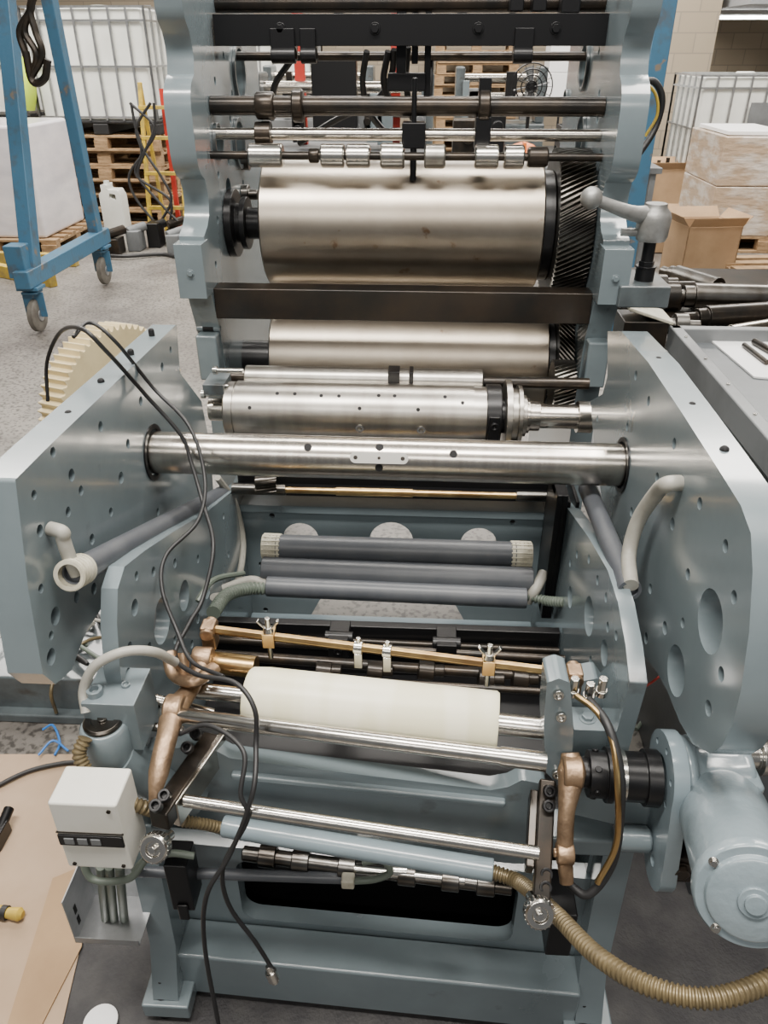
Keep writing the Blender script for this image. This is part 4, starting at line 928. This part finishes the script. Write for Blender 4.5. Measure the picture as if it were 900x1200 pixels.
hm.lathe((.75,6.15,.901),(.75,6.15,2),[(0,.15),(.010,.15),(.012,.13),(.05,.128),(.09,.11),(.12,.07),(.135,.02)],30); hm.bb(.74,.76,6.03,6.27,.99,1.04); hm.done('hard_hat',None,ORANGE,label='orange hard hat on the trolley',cat='helmet')
for i,(x,w,h) in enumerate(((.35,.22,.28),(.55,.12,.4))):
    m=M(); m.bb(x-w/2,x+w/2,6.1,6.3,.901,.901+h); m.cyl((x,6.1,.9+h*.6),(x,6.05,.9+h*.6),.04); m.done('machine_part',None,[DARK,BLACK][i],.01,label='dark machine part standing on the trolley',cat='machine part')
for i,(x,h) in enumerate(((-.1,.9),(-.65,.7))):
    m=M(); m.bb(x-.2,x+.2,5.4,5.9,0,h); m.bb(x-.22,x+.22,5.38,5.92,h,h+.04); m.bb(x-.15,x+.15,5.39,5.4,h-.3,h-.1,1); m.done('tool_cabinet',None,[GREYM,DARK],.01,label='grey metal tool cabinet on the floor',cat='cabinet')
# ================================================================ BACKGROUND RIGHT
q=P(757,150,Y=5.0); m=M(); m.bb(q.x-.05,q.x+.05,4.95,5.05,0,4.99); m.bb(q.x-.12,q.x+.12,4.88,5.12,0,.02); m.done('blue_column',None,BLUE,.004,label='blue painted steel column behind the press',cat='column')
ibr=dup(ib,(3.45,9.7,.288),0,'white caged IBC tank standing behind cardboard boxes')
lp=M().bb(3.40,3.75,8.875,8.885,.85,1.15).done('label_plate',ibr,GREYM,label='grey metal label plate'); lp.location=(.12,-.52,.7)
dup(p0,(3.45,9.7,0),0,'wooden pallet under a tank'); dup(p0,(3.45,9.7,.144),0,'wooden pallet under a tank')
def carton(x,y,z,w,d,h,label,open_=False,rz=0,mat=CARD):
    r=empty('cardboard_box',(x,y,z),label,'box')
    m=M(); t=.012
    m.bb(x-w/2,x+w/2,y-d/2,y-d/2+t,z,z+h); m.bb(x-w/2,x+w/2,y+d/2-t,y+d/2,z,z+h); m.bb(x-w/2,x-w/2+t,y-d/2,y+d/2,z,z+h); m.bb(x+w/2-t,x+w/2,y-d/2,y+d/2,z,z+h); m.bb(x-w/2,x+w/2,y-d/2,y+d/2,z,z+t)
    if not open_: m.bb(x-w/2,x+w/2,y-d/2,y+d/2,z+h-t,z+h)
    m.done('carton_body',r,mat,.003)
    if open_:
        for (p,q_,dx,dy) in(((x-w/2,y-d/2),(x+w/2,y-d/2),0,-.06),((x-w/2,y+d/2),(x+w/2,y+d/2),0,.08),((x-w/2,y-d/2),(x-w/2,y+d/2),-.06,0),((x+w/2,y-d/2),(x+w/2,y+d/2),.06,0)):
            zt=z+h; m=M(); vs=[V((*p,zt)),V((*q_,zt)),V((q_[0]+dx,q_[1]+dy,zt+.07)),V((p[0]+dx,p[1]+dy,zt+.07))]
            m.add(vs+[v+V((0,0,.006)) for v in vs],[[0,1,2,3],[7,6,5,4],[0,4,5,1],[1,5,6,2],[2,6,7,3],[3,7,4,0]]); m.done('flap',r,mat)
    r.rotation_euler=(0,0,rz); return r
q=P(822,330,Z=0); q.y+=.2
carton(q.x,q.y,.0,.44,.40,.42,'open brown cardboard box on the floor',True,.15)
q=P(828,322,Z=0); X0=q.x+.22; Y0=q.y+.85
dup(p0,(X0+.55,Y0+.5,0),0,'wooden pallet under wrapped cartons')
for i,(dx,dz,w,h) in enumerate(((0,.143,.56,.42),(.58,.143,.56,.42),(0,.565,.56,.40),(.58,.565,.56,.36))):
    M().bb(X0+dx,X0+dx+w,Y0,Y0+1.0,dz,dz+h).done('wrapped_carton',None,WRAPC,.012,label='brown carton wrapped in shiny stretch film on a pallet',cat='box',group='wrapped cartons on a pallet')
M().box((X0+.30,Y0+.5,.985),(.52,.85,.03)).done('cover_sheet',None,PAPER,.003,label='white sheet laid over wrapped cartons',cat='sheet')
for i,(u,v,w,h) in enumerate(((780,300,.42,.28),(775,258,.5,.5))):
    q=P(u,v,Z=0); q.y+=.3
    carton(q.x,q.y,0,w,.4,h,'brown cardboard box holding loose metal parts',True,.1*i)
    for k in range(4):
        qq=V((q.x-.14+.08*k,q.y-.08+.05*(k%2),.014)); m=M(); m.lathe(qq,qq+V((.0,.0,1)),[(0,.03),(.05,.03),(.05,.045),(.1,.045),(.1,.02),(h+.03+.03*(k%3),.02)],18); m.done('machine_part',None,[DARK,GEAR][k%2],label='oily dark turned steel press part in a carton',cat='machine part')
q=P(885,340,Z=0); dup(p0,(q.x+.45,q.y+.1,0),.1,'empty wooden pallet on the floor')
rack('dark_rack',5.0,7.2,11.3,1.9,'dark steel racking filled with black parts',BLACK,5,.7)
for k in range(5):
    for j in range(6):
        x=5.2+.36*j; z=1.9*(k+1)/5-.01
        m=M(); m.lathe((x,11.15,z),(x,11.15,z+1),[(0,.12),(.05,.15),(.13,.15),(.18,.08),(.24,.08)],14); m.done('stored_part',None,DARK,label='dark metal part stored on racking',cat='machine part',group='parts on the dark rack')
TG=mk('tube_glow',(1,1,.96),.5,emis=14)
def lamp(x,y,z,L,label,ztop):
    r=empty('fluorescent_light',(x,y,z),label,'ceiling light')
    M().bb(x-L/2,x+L/2,y-.06,y+.06,z+.03,ztop).done('fitting',r,PAPER,.003)
    M().cyl((x-L/2+.03,y,z),(x+L/2-.03,y,z),.02).done('tube',r,TG)
q=P(880,28,Y=12.5); lamp(q.x+.2,12.5,1.98,1.4,'white fluorescent fitting under the mezzanine',2.06)
for x in(-4,0,4):
    for y in(1,6,11): lamp(x,y,4.9,1.5,'long white fluorescent fitting under the ceiling',5.0)

# ================================================================ LIGHT
def area(loc,rot,sx,sy,pw,col=(1,.95,.88)):
    L=bpy.data.lights.new('ceiling_and_fill_light','AREA'); L.shape='RECTANGLE'; L.size=sx;L.size_y=sy;L.energy=pw;L.color=col
    o=bpy.data.objects.new('ceiling_and_fill_light',L); o.location=loc; o.rotation_euler=rot; bpy.context.scene.collection.objects.link(o)
area((-.6,.2,4.4),(0,0,0),2.6,.5,270)
area((1.3,1.2,4.4),(0,0,0),.4,2.4,130)
area((0,3.6,4.4),(0,0,0),3,.5,260)
area((-3.5,6.5,4.5),(0,0,0),3,1.5,480)
area((3.5,6.5,4.5),(0,0,0),3,1.5,440)
area((0,10,4.5),(0,0,0),6,1.5,620)
area((0,-2.0,3.4),(math.radians(50),0,0),3,.5,60)  # added front fill from behind the camera, not a ceiling fitting
w=bpy.data.worlds.new('World'); bpy.context.scene.world=w; w.use_nodes=True
w.node_tree.nodes['Background'].inputs[0].default_value=(.95,.97,1,1); w.node_tree.nodes['Background'].inputs[1].default_value=.20
cam=bpy.data.cameras.new('Camera'); co=bpy.data.objects.new('Camera',cam); bpy.context.scene.collection.objects.link(co)
cam.sensor_fit='VERTICAL'; cam.sensor_height=36; cam.lens=27; cam.clip_start=.02
co.location=(CX,0,H); co.rotation_euler=(math.pi/2-PIT,0,YAW); bpy.context.scene.camera=co
